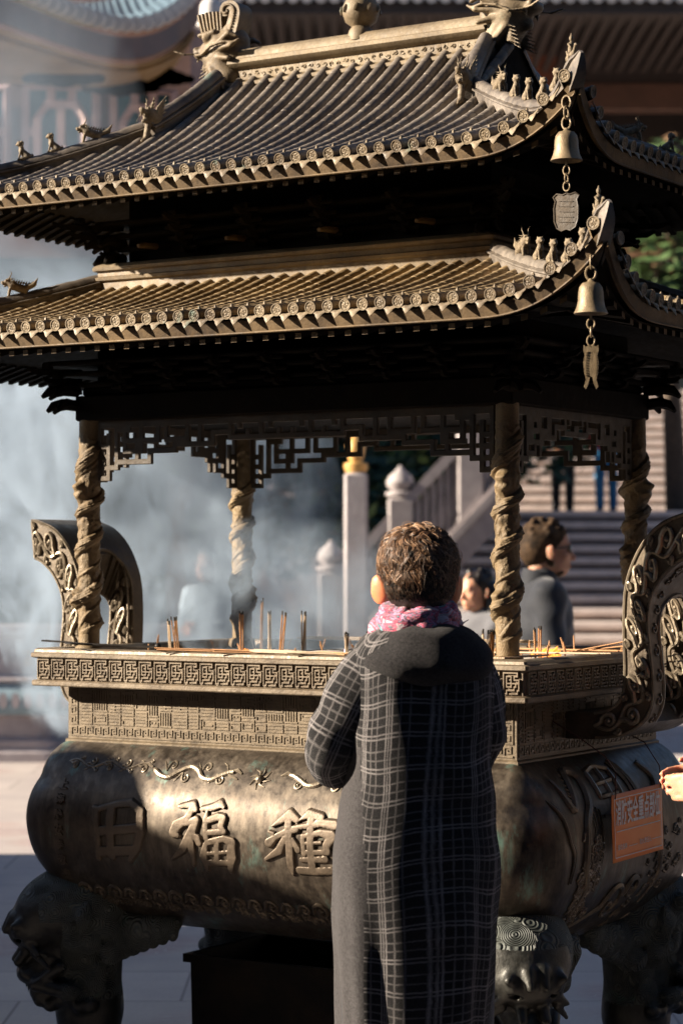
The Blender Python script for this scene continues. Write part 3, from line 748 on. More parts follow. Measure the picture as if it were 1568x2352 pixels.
def make_roof(nm,Hp,Hq,hg,D1,dtop,a,b,z0,lift,gst,sp,body_top):
    root_=burner;D2=Hp-hg
    def gp(x,H):return np.clip((x-(H-gst))/gst,0,1.05)**2.7
    def ZZ(p,q,u):return z0+a*u+b*u*u+lift*gp(abs(p),Hp)*gp(abs(q),Hq)
    def fn(side,s,d,h=0.):
        if side in (0,2):
            q=-(Hq-d);p=s;u=d/D1
        else:
            p=Hp-d;q=s;u=d/D2
        z=ZZ(p,q,u)+h
        g=gp(abs(p),Hp)*gp(abs(q),Hq)*.035
        p+=math.copysign(g,p) if side in(0,2) or True else 0;q+=math.copysign(g,q)
        if side==0:return (p,q,z)
        if side==2:return (-p,-q,z)
        if side==1:return (p,q,z)
        return (-p,-q,z)
    tiles=MB();discs=[];unds=[];nd=0
    for side in range(4):
        disc=MB();und=MB();discs.append(disc);unds.append(und)
        H=Hp if side%2==0 else Hq;D=D1 if side%2==0 else D2;hgs=hg if side%2==0 else (Hq-D1);top=dtop if side%2==0 else D2
        H_=H-.004
        def dmax(s):
            s=abs(s)
            if s<=hgs:return top
            return max(0.0,D*(H-s)/(H-hgs))
        ns=int(2*H/(sp/2));nd_=26
        # pan sheet (stepped) and soffit
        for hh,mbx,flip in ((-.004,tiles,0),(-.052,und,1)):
            mbx.mi=1 if not flip else 0  # pans take the darker bronze: shade between tile rows put into colour
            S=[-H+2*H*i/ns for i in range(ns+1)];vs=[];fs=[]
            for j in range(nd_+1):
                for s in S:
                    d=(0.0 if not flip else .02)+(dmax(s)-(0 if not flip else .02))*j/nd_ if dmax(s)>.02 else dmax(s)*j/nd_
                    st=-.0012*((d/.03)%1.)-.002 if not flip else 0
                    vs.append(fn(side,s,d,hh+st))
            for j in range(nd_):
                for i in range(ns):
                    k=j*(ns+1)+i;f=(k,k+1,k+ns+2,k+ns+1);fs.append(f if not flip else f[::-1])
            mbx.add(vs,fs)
        tiles.mi=0
        n=int(H_/sp);nt_=2*n+1
        for i in range(nt_):
            s=(i-n)*sp
            if abs(s)>H-.02:continue
            dm=dmax(s)
            dm-=.012 if abs(s)>hgs else .0
            if dm<.03:dm=.03
            L=dm+.012;m=max(1,int(round(L/.036)));rings=[]
            jit=random.uniform(-.0006,.0006)
            for k in range(m):
                d0=-.012+L*k/m;d1=-.012+L*(k+1)/m-.0006
                for d,r in ((d0,.0134),(d0+.0022,.0154),(d1,.0148)):
                    c=Vector(fn(side,s+jit,d,.004+random.uniform(-.0005,.0005)));c2=Vector(fn(side,s+jit,d+.01,.004));t=(c2-c).normalized()
                    e=Vector(fn(side,s+jit+.01,d,.004))-c;e=(e-t*e.dot(t)).normalized();u_=t.cross(e)
                    if u_.z<0:u_=-u_
                    rings.append([tuple(c+(e*math.cos(R(a_))+u_*math.sin(R(a_)))*r) for a_ in (-25,5,35,65,90,115,145,175,205)])
            tiles.loft(rings,cap=False,closed=False)
            # end disc
            c=Vector(fn(side,s,-.013,.004));o_=Vector(fn(side,s,-.03,.004))-c;o_.z-=.0;o_.normalize();e=Vector(fn(side,s+.01,-.013,.004))-c;e=(e-o_*e.dot(o_)).normalized();u_=o_.cross(e)
            if u_.z<0:u_=-u_
            rs=(0,.25,.5,.7,.78,.86,1.);K=20;rings=[];rd=random.Random(i*7+side)
            ph=rd.uniform(0,6)
            for ri,rv in enumerate(rs):
                ring=[]
                for k in range(K):
                    th=k*2*math.pi/K;hgt=.0016 if rv>=.83 else .0015*math.sin(3*th+rv*9+ph)*math.sin(5*th-rv*4)*(1 if .1<rv<.75 else 0)
                    ring.append(tuple(c+(e*math.cos(th)+u_*math.sin(th))*.0152*max(rv,.02)+o_*(hgt+.003)))
                rings.append(ring)
            rings.append([tuple(Vector(v)-o_*.006) for v in rings[-1]])
            disc.loft(rings,cap=False)
            kb=Vector(fn(side,s,.006,.019));disc.lathe([(.004,-.004),(.0045,.002),(.0025,.006),(.0005,.008)],6,kb)
            # drip tile between
            s2=s+sp/2
            if abs(s2)<H-.03:
                c=Vector(fn(side,s2,-.010,-.006));dn=Vector((0,0,-1));e=Vector(fn(side,s2+.01,-.010,-.006))-c;e.normalize();o2=Vector(fn(side,s2,-.03,-.006))-c;o2.normalize()
                pts=[(-.017,.004),(-.0165,-.004),(-.011,-.007),(-.007,-.013),(0,-.019),(.007,-.013),(.011,-.007),(.0165,-.004),(.017,.004),(.008,.0005),(0,-.001),(-.008,.0005)]
                f=[tuple(c+e*x+(Vector((0,0,1))*y)+o2*(.003-y*.55)) for x,y in pts];bk=[tuple(Vector(v)-o2*.003) for v in f]
                mid=tuple(c+Vector((0,0,-.008))+o2*.0105)
                nn=len(disc.v);disc.add(f+bk+[mid],[(k,(k+1)%12,24) for k in range(12)]+[(12+k,12+(k+1)%12,(k+1)%12,k) for k in range(12)])
        # fascia, eave edge roll and rafter ends
        S=[-H+.01+(2*H-.02)*i/ns for i in range(ns+1)]
        und.mi=1
        for (d0,h0,d1,h1,th) in ((-.004,-.016,.004,-.046,.006),):
            fo=[fn(side,s,d0,h0) for s in S];fb=[fn(side,s,d1,h1) for s in S];bo=[fn(side,s,d0+th,h0) for s in S];bb=[fn(side,s,d1+th,h1) for s in S]
            und.loft([[A,B_,C_,D_] for A,B_,C_,D_ in zip(fo,fb,bb,bo)])
        und.tube([fn(side,s,.001,-.047) for s in S],.0030,5)
        nr=int((H-.03)/.0475)
        for i in range(-nr,nr+1):
            s=i*.0475
            for (dd,hh,le,wd,ht) in ((.024,-.062,.14,.017,.013),):
                A0=[fn(side,s+x,dd,hh+y) for x,y in ((-wd/2,-ht/2),(wd/2,-ht/2),(wd/2,ht/2),(-wd/2,ht/2))];A1=[fn(side,s+x,min(dd+le,max(dmax(s),dd+.02)),hh+y+.01) for x,y in ((-wd/2,-ht/2),(wd/2,-ht/2),(wd/2,ht/2),(-wd/2,ht/2))]
                und.mi=1;und.add(A0,[(0,1,2,3)]);und.mi=0;und.loft([[tuple(Vector(v)+Vector((0,0,-.0004))) for v in A0],A1],cap=False)
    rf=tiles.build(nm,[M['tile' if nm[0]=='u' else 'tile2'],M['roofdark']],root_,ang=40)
    for d_ in discs:d_.build('tile_ends',M['dustb'],rf,ang=35)
    for u_ in unds:u_.build('eaves',[M['wood'],M['roofdark']],rf,ang=30)  # soffit in the shade tone, sunlit fascia and rafter ends coloured paler
    # hip ridges
    def ridge(path,wd,ht,nmz='hip_ridge',mat='tile',flat=False):
        mb=MB();P=[Vector(p) for p in path];rings=[]
        for i in range(len(P)):
            t=(P[min(i+1,len(P)-1)]-P[max(i-1,0)]).normalized();l=Vector((t.y,-t.x,0)).normalized();u_=l.cross(t)
            if u_.z<0:u_=-u_
            k=1.
            pr=[(wd*.42,-.03),(wd*.42,ht*.35),(wd*.62,ht*.42),(wd*.62,ht*.5),(wd*.42,ht*.56)]+[(wd*.5*math.cos(R(a_)),ht*.62+ht*.38*math.sin(R(a_))) for a_ in (0,30,60,90,120,150,180)]+[(-wd*.42,ht*.56),(-wd*.62,ht*.5),(-wd*.62,ht*.42),(-wd*.42,ht*.35),(-wd*.42,-.03)]
            bmp=.0 if (i%4) else -.0015
            kk=1. if i<len(P)-3 or nmz!='hip_ridge' else (.85,.6,.25)[i-len(P)+3]
            rings.append([tuple(P[i]+l*x*kk+u_*(y*kk+(bmp if y>ht*.6 else 0))) for x,y in pr])
        mb.loft(rings);return mb.build(nmz,M[mat],rf,ang=35)
    hips=[]
    for sx in (-1,1):
        for sy in (-1,1):
            path=[]
            for k in range(49):
                u=1.02-k*1.0/48*1.02;d=D1*u
                p=Hp-D2*u;q=Hq-D1*u;g=gp(p,Hp)*gp(q,Hq);z=ZZ(p,q,u)+.004
                p+=.035*g;q+=.035*g;path.append((sx*p,sy*q,z))
            # tip rises beyond the corner
            p,q,z=path[-1];path+= [(p+sx*.008,q+sy*.008,z+.012),(p+sx*.014,q+sy*.014,z+.028)]
            ridge(path,.036,.050,mat='dustb' if False else 'tile');hips.append((sx,sy,path))
    return rf,fn,hips,ridge
upper,fnU,hipU,ridgeU=make_roof('upper_roof',1.018,.70,.515,.43,.67,.12,.075,2.601,.130,.31,.0495,2.95)
lower,fnL,hipL,ridgeL=make_roof('lower_roof',1.20,.93,.645,.54,.54,.08,.07,2.195,.15,.33,.049,2.40)
# lower roof: wall ridge around the top
mb=MB()
pr=[(.004,2.33),(.004,2.376),(.014,2.380),(.016,2.388),(.008,2.392),(.008,2.404),(.018,2.407),(.020,2.415),(.014,2.422),(.003,2.427),(-.04,2.429)]
mb.loft([ringrect(.632+o,.392+o,.012,z,3) for o,z in pr],cap=False);mb.build('wall_ridge',M['dustb'],lower,ang=30)
# upper roof: main ridge
mb=MB();half=[(.050,2.925),(.050,2.950),(.056,2.958),(.052,2.968),(.036,2.974),(.030,2.980),(.030,3.008),(.044,3.014),(.054,3.024),(.050,3.036),(.034,3.042),(.032,3.050),(.034,3.060),(.022,3.070),(.0,3.073)]
prf=half+[(-x,z) for x,z in half[::-1][1:]]
mb.loft([[(p,q*-1,z) for q,z in prf] for p in np.linspace(-.43,.43,30)]);mr=mb.build('main_ridge',M['dustb'],upper,ang=35)
mb=MB()
for k in range(34):
    rd=random.Random(k);c=-.385+k*.0235
    for s in (-1,):
        f=lambda u,v,h:(u,-.031-h,2.994+v);stroke(mb,f,curl([(c-.01,0)],c,rd.uniform(-.004,.004),.0065,rd.uniform(0,6),1.,rd.choice((-1,1)),7),.0022,.001,4,.0)
mb.build('ridge_relief',M['dustb'],upper)
# gable ridges (vertical ridges running down from the ends of the main ridge) with beast heads at their feet
gfeet=[]
for sx in (-1,1):
    for sy in (-1,1):
        path=[]
        for k in range(26):
            t=k/25;q=.05+t*.25;p=.445+.065*t**1.3;z=fnU(0,p,.70-q)[2]+.006;path.append((sx*p,sy*q,z))
        ridgeU(path,.042,.062,'gable_ridge');gfeet.append((sx,sy,path[-1]))
for sx in (-1,1):                             # gable triangles
    mb=MB();pts=[];N=12
    for k in range(N+1):
        q=-.26+.52*k/N;pts.append((sx*.50,q,fnU(0,0,.70-abs(q))[2]-.003))
    b_=[(sx*.50,.26,2.74),(sx*.50,-.26,2.74)]
    f=pts+b_;g=[(sx*.47,y,z) for _,y,z in f];n=len(f);mb.add(f+g,[tuple(range(n)),tuple(reversed(range(n,2*n)))]+[(k,(k+1)%n,n+(k+1)%n,n+k) for k in range(n)])
    mb.build('gable',M['wood'],upper,smooth=False)
# ---- cast creatures. local frame: +x forward, z up, unit ~ height
def lionlet():
    P=[cap((-.25,0,.22),(.05,0,.50),.20,.15,.1),ell((-.22,0,.2),(.24,.2,.2),.08),cap((.05,0,.5),(.10,0,.72),.12,.10,.08),ell((.14,0,.84),(.17,.15,.15),.05),cap((.2,0,.80),(.30,0,.77),.09,.065,.04),
       cap((.10,.09,.5),(.20,.09,.05),.055,.045,.04),cap((.10,-.09,.5),(.20,-.09,.05),.055,.045,.04),ell((.22,.09,.03),(.08,.05,.04),.03),ell((.22,-.09,.03),(.08,.05,.04),.03),ell((.0,.17,.08),(.16,.07,.09),.04),ell((.0,-.17,.08),(.16,.07,.09),.04),
       cap((-.42,0,.1),(-.52,0,.3),.05,.04,.04),cap((-.52,0,.3),(-.46,0,.42),.04,.02,.03),cap((.06,.1,.93),(.02,.13,1.03),.05,.015,.03),cap((.06,-.1,.93),(.02,-.13,1.03),.05,.015,.03)]
    for k in range(9):
        a=k*.7;P.append(ell((.0+.02*math.cos(a*3),.13*math.sin(a),.80+.14*math.cos(a)),(.06,.05,.05),.03))
    P.append(ell((.29,0,.735),(.08,.05,.012),.01,'-'))
    return sdf_mesh(P,.026,smooth_it=1)
def beastlet():                                  # horned beast with an upswept tail
    P=[cap((-.4,0,.28),(.15,0,.45),.20,.17,.1),cap((.15,0,.45),(.32,0,.62),.17,.14,.06),cap((.32,0,.66),(.55,0,.55),.12,.075,.05),cap((.30,0,.55),(.48,0,.42),.08,.05,.03),ell((.58,0,.60),(.07,.08,.06),.03),
       cap((.25,.12,.25),(.30,.12,0),.08,.06,.04),cap((.25,-.12,.25),(.30,-.12,0),.08,.06,.04),cap((-.45,.1,.2),(-.45,.12,0),.1,.07,.04),cap((-.45,-.1,.2),(-.45,-.12,0),.1,.07,.04),
       cap((-.5,0,.35),(-.85,0,.52),.14,.11,.05),cap((-.85,0,.52),(-1.05,0,.85),.10,.02,.05),cap((.28,.08,.75),(.16,.14,1.0),.04,.025,.02),cap((.16,.14,1.0),(.24,.18,1.12),.025,.012,.02),cap((.28,-.08,.75),(.16,-.14,1.0),.04,.025,.02),cap((.16,-.14,1.0),(.24,-.18,1.12),.025,.012,.02),
       ell((.42,.11,.68),(.05,.04,.05),.02),ell((.42,-.11,.68),(.05,.04,.05),.02)]
    for k in range(8):P.append(cap((-.7+k*.11,0,.5+.02*k),(-.78+k*.11,0,.68+.015*k),.05,.012,.02))
    for s in (-1,1):
        for k in range(4):P.append(cap((.2,s*.13,.5+.08*k),(.0,s*.22,.52+.09*k),.035,.012,.02))
    return sdf_mesh(P,.030,smooth_it=1)
def riderlet():                                  # little man on a bird
    P=[cap((-.25,0,.25),(.15,0,.35),.18,.14,.1),cap((.15,0,.35),(.35,0,.62),.10,.06,.05),ell((.40,0,.70),(.10,.07,.07),.03),cap((.45,0,.69),(.58,0,.64),.04,.01,.02),cap((-.3,0,.3),(-.6,0,.62),.1,.04,.05),
       cap((-.1,0,.45),(-.08,0,.8),.14,.12,.05),ell((-.07,0,1.04),(.10,.09,.12),.03),cap((-.07,0,1.14),(-.07,0,1.24),.05,.025,.02),cap((-.06,.14,.8),(.14,.1,.62),.05,.04,.03),cap((-.06,-.14,.8),(.14,-.1,.62),.05,.04,.03),cap((0,.14,.4),(.1,.2,.12),.07,.05,.04),cap((0,-.14,.4),(.1,-.2,.12),.07,.05,.04),
       cap((-.05,0,.2),(-.05,0,0),.1,.1,.04)]
    return sdf_mesh(P,.030,smooth_it=1)
def dragonhead():                                 # roaring head with a fan of mane, for the ridge feet
    P=[cap((-.35,0,.30),(.05,0,.50),.26,.24,.1),ell((.05,0,.62),(.26,.22,.2),.06),cap((.15,0,.62),(.42,0,.66),.13,.09,.05),cap((.12,0,.42),(.36,0,.34),.10,.07,.04),ell((.45,0,.72),(.08,.11,.07),.03),
       cap((.1,.12,.8),(.02,.16,1.08),.04,.025,.02),cap((.1,-.12,.8),(.02,-.16,1.08),.04,.025,.02),cap((.02,.16,1.08),(.08,.2,1.2),.025,.015,.01),cap((.02,-.16,1.08),(.08,-.2,1.2),.025,.015,.01),cap((.06,.16,.95),(.14,.24,1.06),.025,.012,.01),cap((.06,-.16,.95),(.14,-.24,1.06),.025,.012,.01),
       ell((.24,.13,.76),(.06,.05,.06),.02),ell((.24,-.13,.76),(.06,.05,.06),.02),cap((.40,.06,.6),(.42,.06,.48),.025,.008,.01),cap((.40,-.06,.6),(.42,-.06,.48),.025,.008,.01),cap((.1,0,.3),(.25,0,-.25),.12,.10,.06),cap((.25,0,-.25),(.42,0,-.32),.10,.06,.04)]
    for s in (-1,1):
        for k in range(6):P.append(cap((-.1,s*.2,.45+.07*k),(-.5,s*.26,.62+.13*k),.05,.018,.02))
        P.append(cap((.40,s*.1,.55),(.55,s*.2,.25),.022,.012,.01));P.append(cap((.55,s*.2,.25),(.48,s*.22,-.02),.012,.006,.01))
    P.append(cap((-.3,0,.75),(-.5,0,1.1),.05,.02,.02))
    return sdf_mesh(P,.028,smooth_it=1)
CR={}
for nm,f in (('lion',lionlet),('beast',beastlet),('rider',riderlet),('head',dragonhead)):
    v,q=f();CR[nm]=(v,q)
def creature(kind,pos,ang,size,parent,name,mat='dustb',pitch=0.):
    k=(kind,mat)
    if k not in CR:
        o=mesh_np(name,CR[kind][0],CR[kind][1],M[mat],parent);CR[k]=o
    else:o=obj(name,CR[k].data,None,parent)
    o.location=pos;o.rotation_euler=(0,pitch,ang);o.scale=(size,)*3;return o
for hips,rf in ((hipU,upper),(hipL,lower)):
    for sx,sy,path in hips:
        a=math.atan2(sy*.9,sx)
        m=len(path);H_=.05
        for kind,t,size in (('beast',.30,.062),('lion',.45,.056),('lion',.57,.056),('lion',.70,.056),('lion',.81,.056),('rider',.92,.058)):
            x=t*(m-1);i=int(x);P0=Vector(path[i]);P1=Vector(path[min(i+1,m-1)]);c=P0.lerp(P1,x-i);c.z+=H_-.004
            if kind=='lion' and t>.8:kind='lion'
            creature(kind,c,a,size,rf,'ridge_figure')
for sx,sy,f in gfeet:
    creature('head',(f[0],f[1]+sy*.015,f[2]+.012),math.atan2(sy,sx*.12),.085,upper,'beast_head')
# ---- great ridge dragons
def chiwen():
    P=[ell((0,0,.05),(.085,.055,.09),.03),cap((-.02,0,-.06),(.02,0,.02),.06,.06,.03),cap((.02,0,.08),(.075,0,.055),.045,.036,.02),ell((.10,0,.05),(.028,.038,.024),.01),
       cap((.02,0,.005),(.075,0,-.01),.032,.022,.012),cap((-.04,0,.09),(-.03,0,.13),.045,.035,.02),
       cap((-.06,0,.02),(-.105,0,.0),.035,.022,.02),cap((-.105,0,.0),(-.12,0,-.04),.022,.012,.01),cap((-.05,0,-.05),(-.11,0,-.065),.03,.016,.02),cap((-.11,0,-.065),(-.14,0,-.05),.016,.008,.01)]
    for s in (-1,1):
        P+=[ell((.045,s*.042,.095),(.02,.018,.02),.006),ell((.05,s*.056,.097),(.010,.007,.010),.002),cap((.02,s*.04,.12),(.075,s*.045,.112),.013,.010,.008),ell((.105,s*.024,.064),(.014,.014,.012),.005),
            cap((-.01,s*.05,.07),(-.06,s*.065,.10),.016,.012,.01),cap((-.06,s*.065,.10),(-.09,s*.06,.085),.012,.007,.006),cap((.0,s*.05,.045),(-.07,s*.068,.05),.015,.009,.008),cap((-.07,s*.068,.05),(-.10,s*.066,.07),.009,.005,.005),
            cap((-.01,s*.05,.015),(-.06,s*.07,.0),.014,.009,.008),cap((.03,s*.045,-.02),(.0,s*.062,-.07),.016,.010,.01),cap((.0,s*.062,-.07),(-.03,s*.07,-.10),.010,.014,.008),
            cap((-.03,s*.07,-.10),(.0,s*.085,-.12),.012,.006,.005),cap((-.03,s*.07,-.10),(-.05,s*.085,-.125),.012,.006,.005),cap((.09,s*.036,.03),(.095,s*.036,.005),.007,.002,.003)]
        for k in range(6):P.append(cap((.03,s*.048,-.015-.012*k),(.065+.004*k,s*.055,-.03-.016*k),.006,.002,.004))
        w=[(.10,.045,.045),(.07,.062,.03),(.04,.07,.035),(.0,.075,.06),(-.04,.078,.07),(-.09,.075,.066)] if s<0 else [(.10,.045,.045),(.14,.06,.05),(.17,.065,.062)]
        w=[(.095,.04,.042),(.13,.06,.04),(.165,.072,.055)]
        for a_,b_ in zip(w[:-1],w[1:]):P.append(cap((a_[0],s*a_[1],a_[2]),(b_[0],s*b_[1],b_[2]),.0055,.004,.003))
        w=[(.09,.045,.035),(.05,.066,.03),(.01,.074,.055),(-.04,.076,.066),(-.08,.07,.06)]
        for a_,b_ in zip(w[:-1],w[1:]):P.append(cap((a_[0],s*a_[1],a_[2]),(b_[0],s*b_[1],b_[2]),.0065,.0055,.003))
    v,q=sdf_mesh(P,.0042,smooth_it=1);return v,q
cwv,cwq=chiwen();CW=None
mb=MB();mb.add([tuple(v) for v in cwv],[tuple(int(i) for i in f) for f in cwq])
sp=cr([(-.02,.08),(-.04,.115),(-.055,.16),(-.06,.20),(-.045,.222),(-.022,.222),(-.012,.205),(-.02,.192),(-.032,.195)],34);m=len(sp);rings=[]
for i,pt in enumerate(sp):
    t=sp[min(i+1,m-1)]-sp[max(i-1,0)];t/=np.linalg.norm(t)+1e-9;nx,nz=-t[1],t[0];w=.024*(1-.75*i/m)+.003
    rings.append([(pt[0]+nx*w,-.036,pt[1]+nz*w),(pt[0]-nx*w,-.036,pt[1]-nz*w),(pt[0]-nx*w,.036,pt[1]-nz*w),(pt[0]+nx*w,.036,pt[1]+nz*w)])
mb.loft(rings)
for i in range(2,m-2):
    for s_ in (-1,1):
        x,z=sp[i];mb.lathe([(.001,-.006),(.006,-.003),(.007,0),(.006,.003),(.001,.006)],6,(x,s_*.036,z))
for k in range(7):
    x=.075-.013*k
    for s_ in (-1,1):mb.tube([(x,s_*.026,.115),(x*1.10,s_*.030,.155),(x*1.2,s_*.034,.200+.006*math.cos((k-3)*.5))],[.0055,.006,.0065],6)
mb.loft([[(-.012,-.024,.10),(.080,-.024,.10),(.080,.024,.10),(-.012,.024,.10)],[(-.014,-.030,.198),(.094,-.030,.198),(.094,.030,.198),(-.014,.030,.198)]])
for sx in (-1,1):
    if CW is None:o=CW=mb.build('ridge_dragon',M['dustb'],upper,ang=45)
    else:o=obj('ridge_dragon',CW.data,None,upper)
    o.location=(sx*.468,0,3.040);o.rotation_euler=(0,0,0 if sx>0 else math.pi);o.scale=(.86,.95,.72)
# finial
mb=MB();mb.lathe([(.036,3.05),(.038,3.066),(.034,3.080),(.026,3.090),(.030,3.094),(.045,3.105),(.053,3.128),(.053,3.146),(.042,3.168),(.024,3.181),(.018,3.187),(.030,3.196),(.034,3.210),(.024,3.230),(.012,3.26),(.001,3.28)],32)
mb.build('finial',M['dustb'],upper)
for k in range(9):
    mb=MB();a=k*2*math.pi/9
    mb.tube([(.0555*math.cos(a+t*.2),.0555*math.sin(a+t*.2),3.127+t*.02) for t in (0,.5,1)],[.004,.006,.002],5)
    mb.build('finial_petal',M['dustb'],upper)
# =================================================================== PEOPLE
def cloth(name,col,amt=.15,rough=.9,weave=600.,fuzz=.3):
    m,nt,b=newmat(name);t=NT(nt);co=t.coord();nz=t.noise(co,weave,3,.7);n2=t.noise(co,9,3)
    t.l(t.ramp(t.math('MULTIPLY',t.math('ADD',nz,n2),.5),[(.35,tuple(x*(1-amt*1.6) for x in col)),(.65,tuple(min(1,x*(1+amt*1.6)) for x in col))]),b.inputs['Base Color'])
    b.inputs['Roughness'].default_value=rough;b.inputs['Sheen Weight'].default_value=fuzz;b.inputs['Sheen Roughness'].default_value=.5;b.inputs['Specular IOR Level'].default_value=.15
    t.l(t.bump(nz,.5,.002),b.inputs['Normal']);return m
M['skin']=simple('skin',(.52,.27,.17),.5,0,25,.12,.15,.4,.5)
M['ear']=simple('ear_skin',(.62,.26,.13),.5,0,25,.1,.1,.4,.9)
M['hair0']=simple('hair_dark',(.012,.008,.006),.42,0,50,.4);M['hair1']=simple('hair_brown',(.13,.062,.028),.5,0,50,.3,0,.8);M['hair2']=simple('hair_light_brown',(.40,.23,.12),.5,0,50,.3,0,.8)
M['haircurl']=simple('hair_curly',(.06,.035,.018),.75,0,22,.8,.5,.2);M['hairgrey']=simple('hair_grey',(.09,.065,.045),.5,0,50,.4,0,.6)
def plaidmat():
    m,nt,b=newmat('plaid_wool');t=NT(nt);uv=t.n('ShaderNodeTexCoord').outputs['UV']
    co=t.coord();fz=t.noise(co,420.,3,.8);f2=t.noise(co,1400.,2,.8);wob=t.noise(co,60.,2,.5)
    sep=t.n('ShaderNodeSeparateXYZ');t.l(uv,sep.inputs[0])
    def lines(v,per,offs,w,ph):
        x=t.math('ADD',v,t.math('MULTIPLY',t.math('SUBTRACT',wob,.5),.0035))
        fr=t.math('FRACT',t.math('ADD',t.math('DIVIDE',x,per),ph));st=[(0,(0,0,0))]
        for o,s in offs:
            st+=[(max(0,o-w/per),(0,0,0)),(o,(s,)*3),(min(1,o+w/per),(0,0,0))]
        return t.ramp(fr,st)
    a=lines(sep.outputs[0],.076,[(.10,.95),(.19,.8),(.28,.95),(.52,.5),(.76,.5)],.0031,.30)
    c=lines(sep.outputs[1],.068,[(.10,.85),(.22,.9),(.48,.45),(.74,.5)],.0029,.1)
    s=t.math('MAXIMUM',a,c)
    s=t.math('ADD',s,t.math('MULTIPLY',t.math('MULTIPLY',a,c),.4))
    s=t.math('MULTIPLY',s,t.ramp(fz,[(.30,(.35,)*3),(.6,(1,)*3)]))
    base=t.ramp(fz,[(.3,(.006,.006,.007)),(.55,(.018,.017,.018)),(.8,(.085,.078,.078))])
    s=t.math('MULTIPLY',s,t.ramp(t.noise(co,14.,3),[(.3,(.45,)*3),(.65,(1,)*3)]));t.l(t.mix(s,base,(.48,.445,.44)),b.inputs['Base Color'])
    b.inputs['Roughness'].default_value=.95;b.inputs['Specular IOR Level'].default_value=.1;b.inputs['Sheen Weight'].default_value=.12
    t.l(t.bump(t.math('ADD',fz,f2),.8,.004),b.inputs['Normal']);return m
M['plaid']=plaidmat()
def woolmat(name,lo,hi):
    m,nt,b=newmat(name);t=NT(nt);co=t.coord();fz=t.noise(co,170.,5,.95);f2=t.noise(co,40,3)
    t.l(t.ramp(fz,[(.35,lo),(.72,hi)]),b.inputs['Base Color']);b.inputs['Roughness'].default_value=.95;b.inputs['Specular IOR Level'].default_value=.1;b.inputs['Sheen Weight'].default_value=.1
    t.l(t.bump(fz,.9,.004),b.inputs['Normal']);return m
M['wool']=woolmat('black_wool',(.008,.008,.009),(.06,.055,.055));M['woolg']=woolmat('charcoal_wool',(.018,.017,.018),(.10,.093,.095))
def scarfmat():
    m,nt,b=newmat('scarf_print');t=NT(nt);co=t.coord((1,1,2.0));n=t.noise(co,15.,3,.6,1.4);n2=t.noise(co,150.,3,.6)
    c=t.ramp(n,[(0,(.46,.37,.40)),(.40,(.50,.38,.43)),(.42,(.42,.02,.08)),(.485,(.04,.03,.06)),(.52,(.34,.16,.30)),(.56,(.62,.03,.12)),(.60,(.05,.04,.07)),(.64,(.03,.20,.25)),(.72,(.45,.36,.40))],'CONSTANT')
    t.l(t.mix(.15,c,t.ramp(n2,[(.4,(.2,.15,.18)),(.6,(.8,.7,.72))])),b.inputs['Base Color']);b.inputs['Roughness'].default_value=.75;b.inputs['Sheen Weight'].default_value=.2
    t.l(t.bump(t.noise(co,60.,4,.6),.5,.006),b.inputs['Normal']);return m
M['scarf']=scarfmat()
M['trouser']=cloth('dark_trousers',(.02,.021,.025));M['shoe']=simple('shoe_leather',(.02,.017,.015),.4,0,40,.2)
def hand(P,w,d,up,s=1,curl=.6,sc_=1.):
    """w wrist, d unit direction of the palm, up unit back-of-hand normal, s thumb side"""
    w=np.array(w,float);d=np.array(d,float);d/=np.linalg.norm(d);u=np.array(up,float);u-=d*(u@d);u/=np.linalg.norm(u);l=np.cross(d,u)*s
    P.append(cap(w,w+d*.045*sc_,.024*sc_,.027*sc_,.012))
    for k,(o,L) in enumerate(((.026,.072),(.009,.080),(-.009,.075),(-.026,.060))):
        a=w+d*.062*sc_+l*o*sc_;P.append(cap(w+d*.03*sc_+l*o*.8*sc_,a,.013*sc_,.0105*sc_,.008));c=curl*(1+.08*k)
        d1=d*math.cos(c)-u*math.sin(c);d2=d*math.cos(2*c)-u*math.sin(2*c);b=a+d1*L*.5*sc_;e=b+d2*L*.42*sc_
        P.append(cap(a,b,.0098*sc_,.0088*sc_,.003));P.append(cap(b,e,.0088*sc_,.0072*sc_,.002))
    t0=w+d*.02*sc_+l*.024*sc_;t1=t0+(d*.6+l*.7-u*.35)*.036*sc_;t2=t1+(d*.85+l*.15-u*.5)*.028*sc_
    P.append(cap(t0,t1,.013*sc_,.011*sc_,.008));P.append(cap(t1,t2,.0105*sc_,.008*sc_,.003))
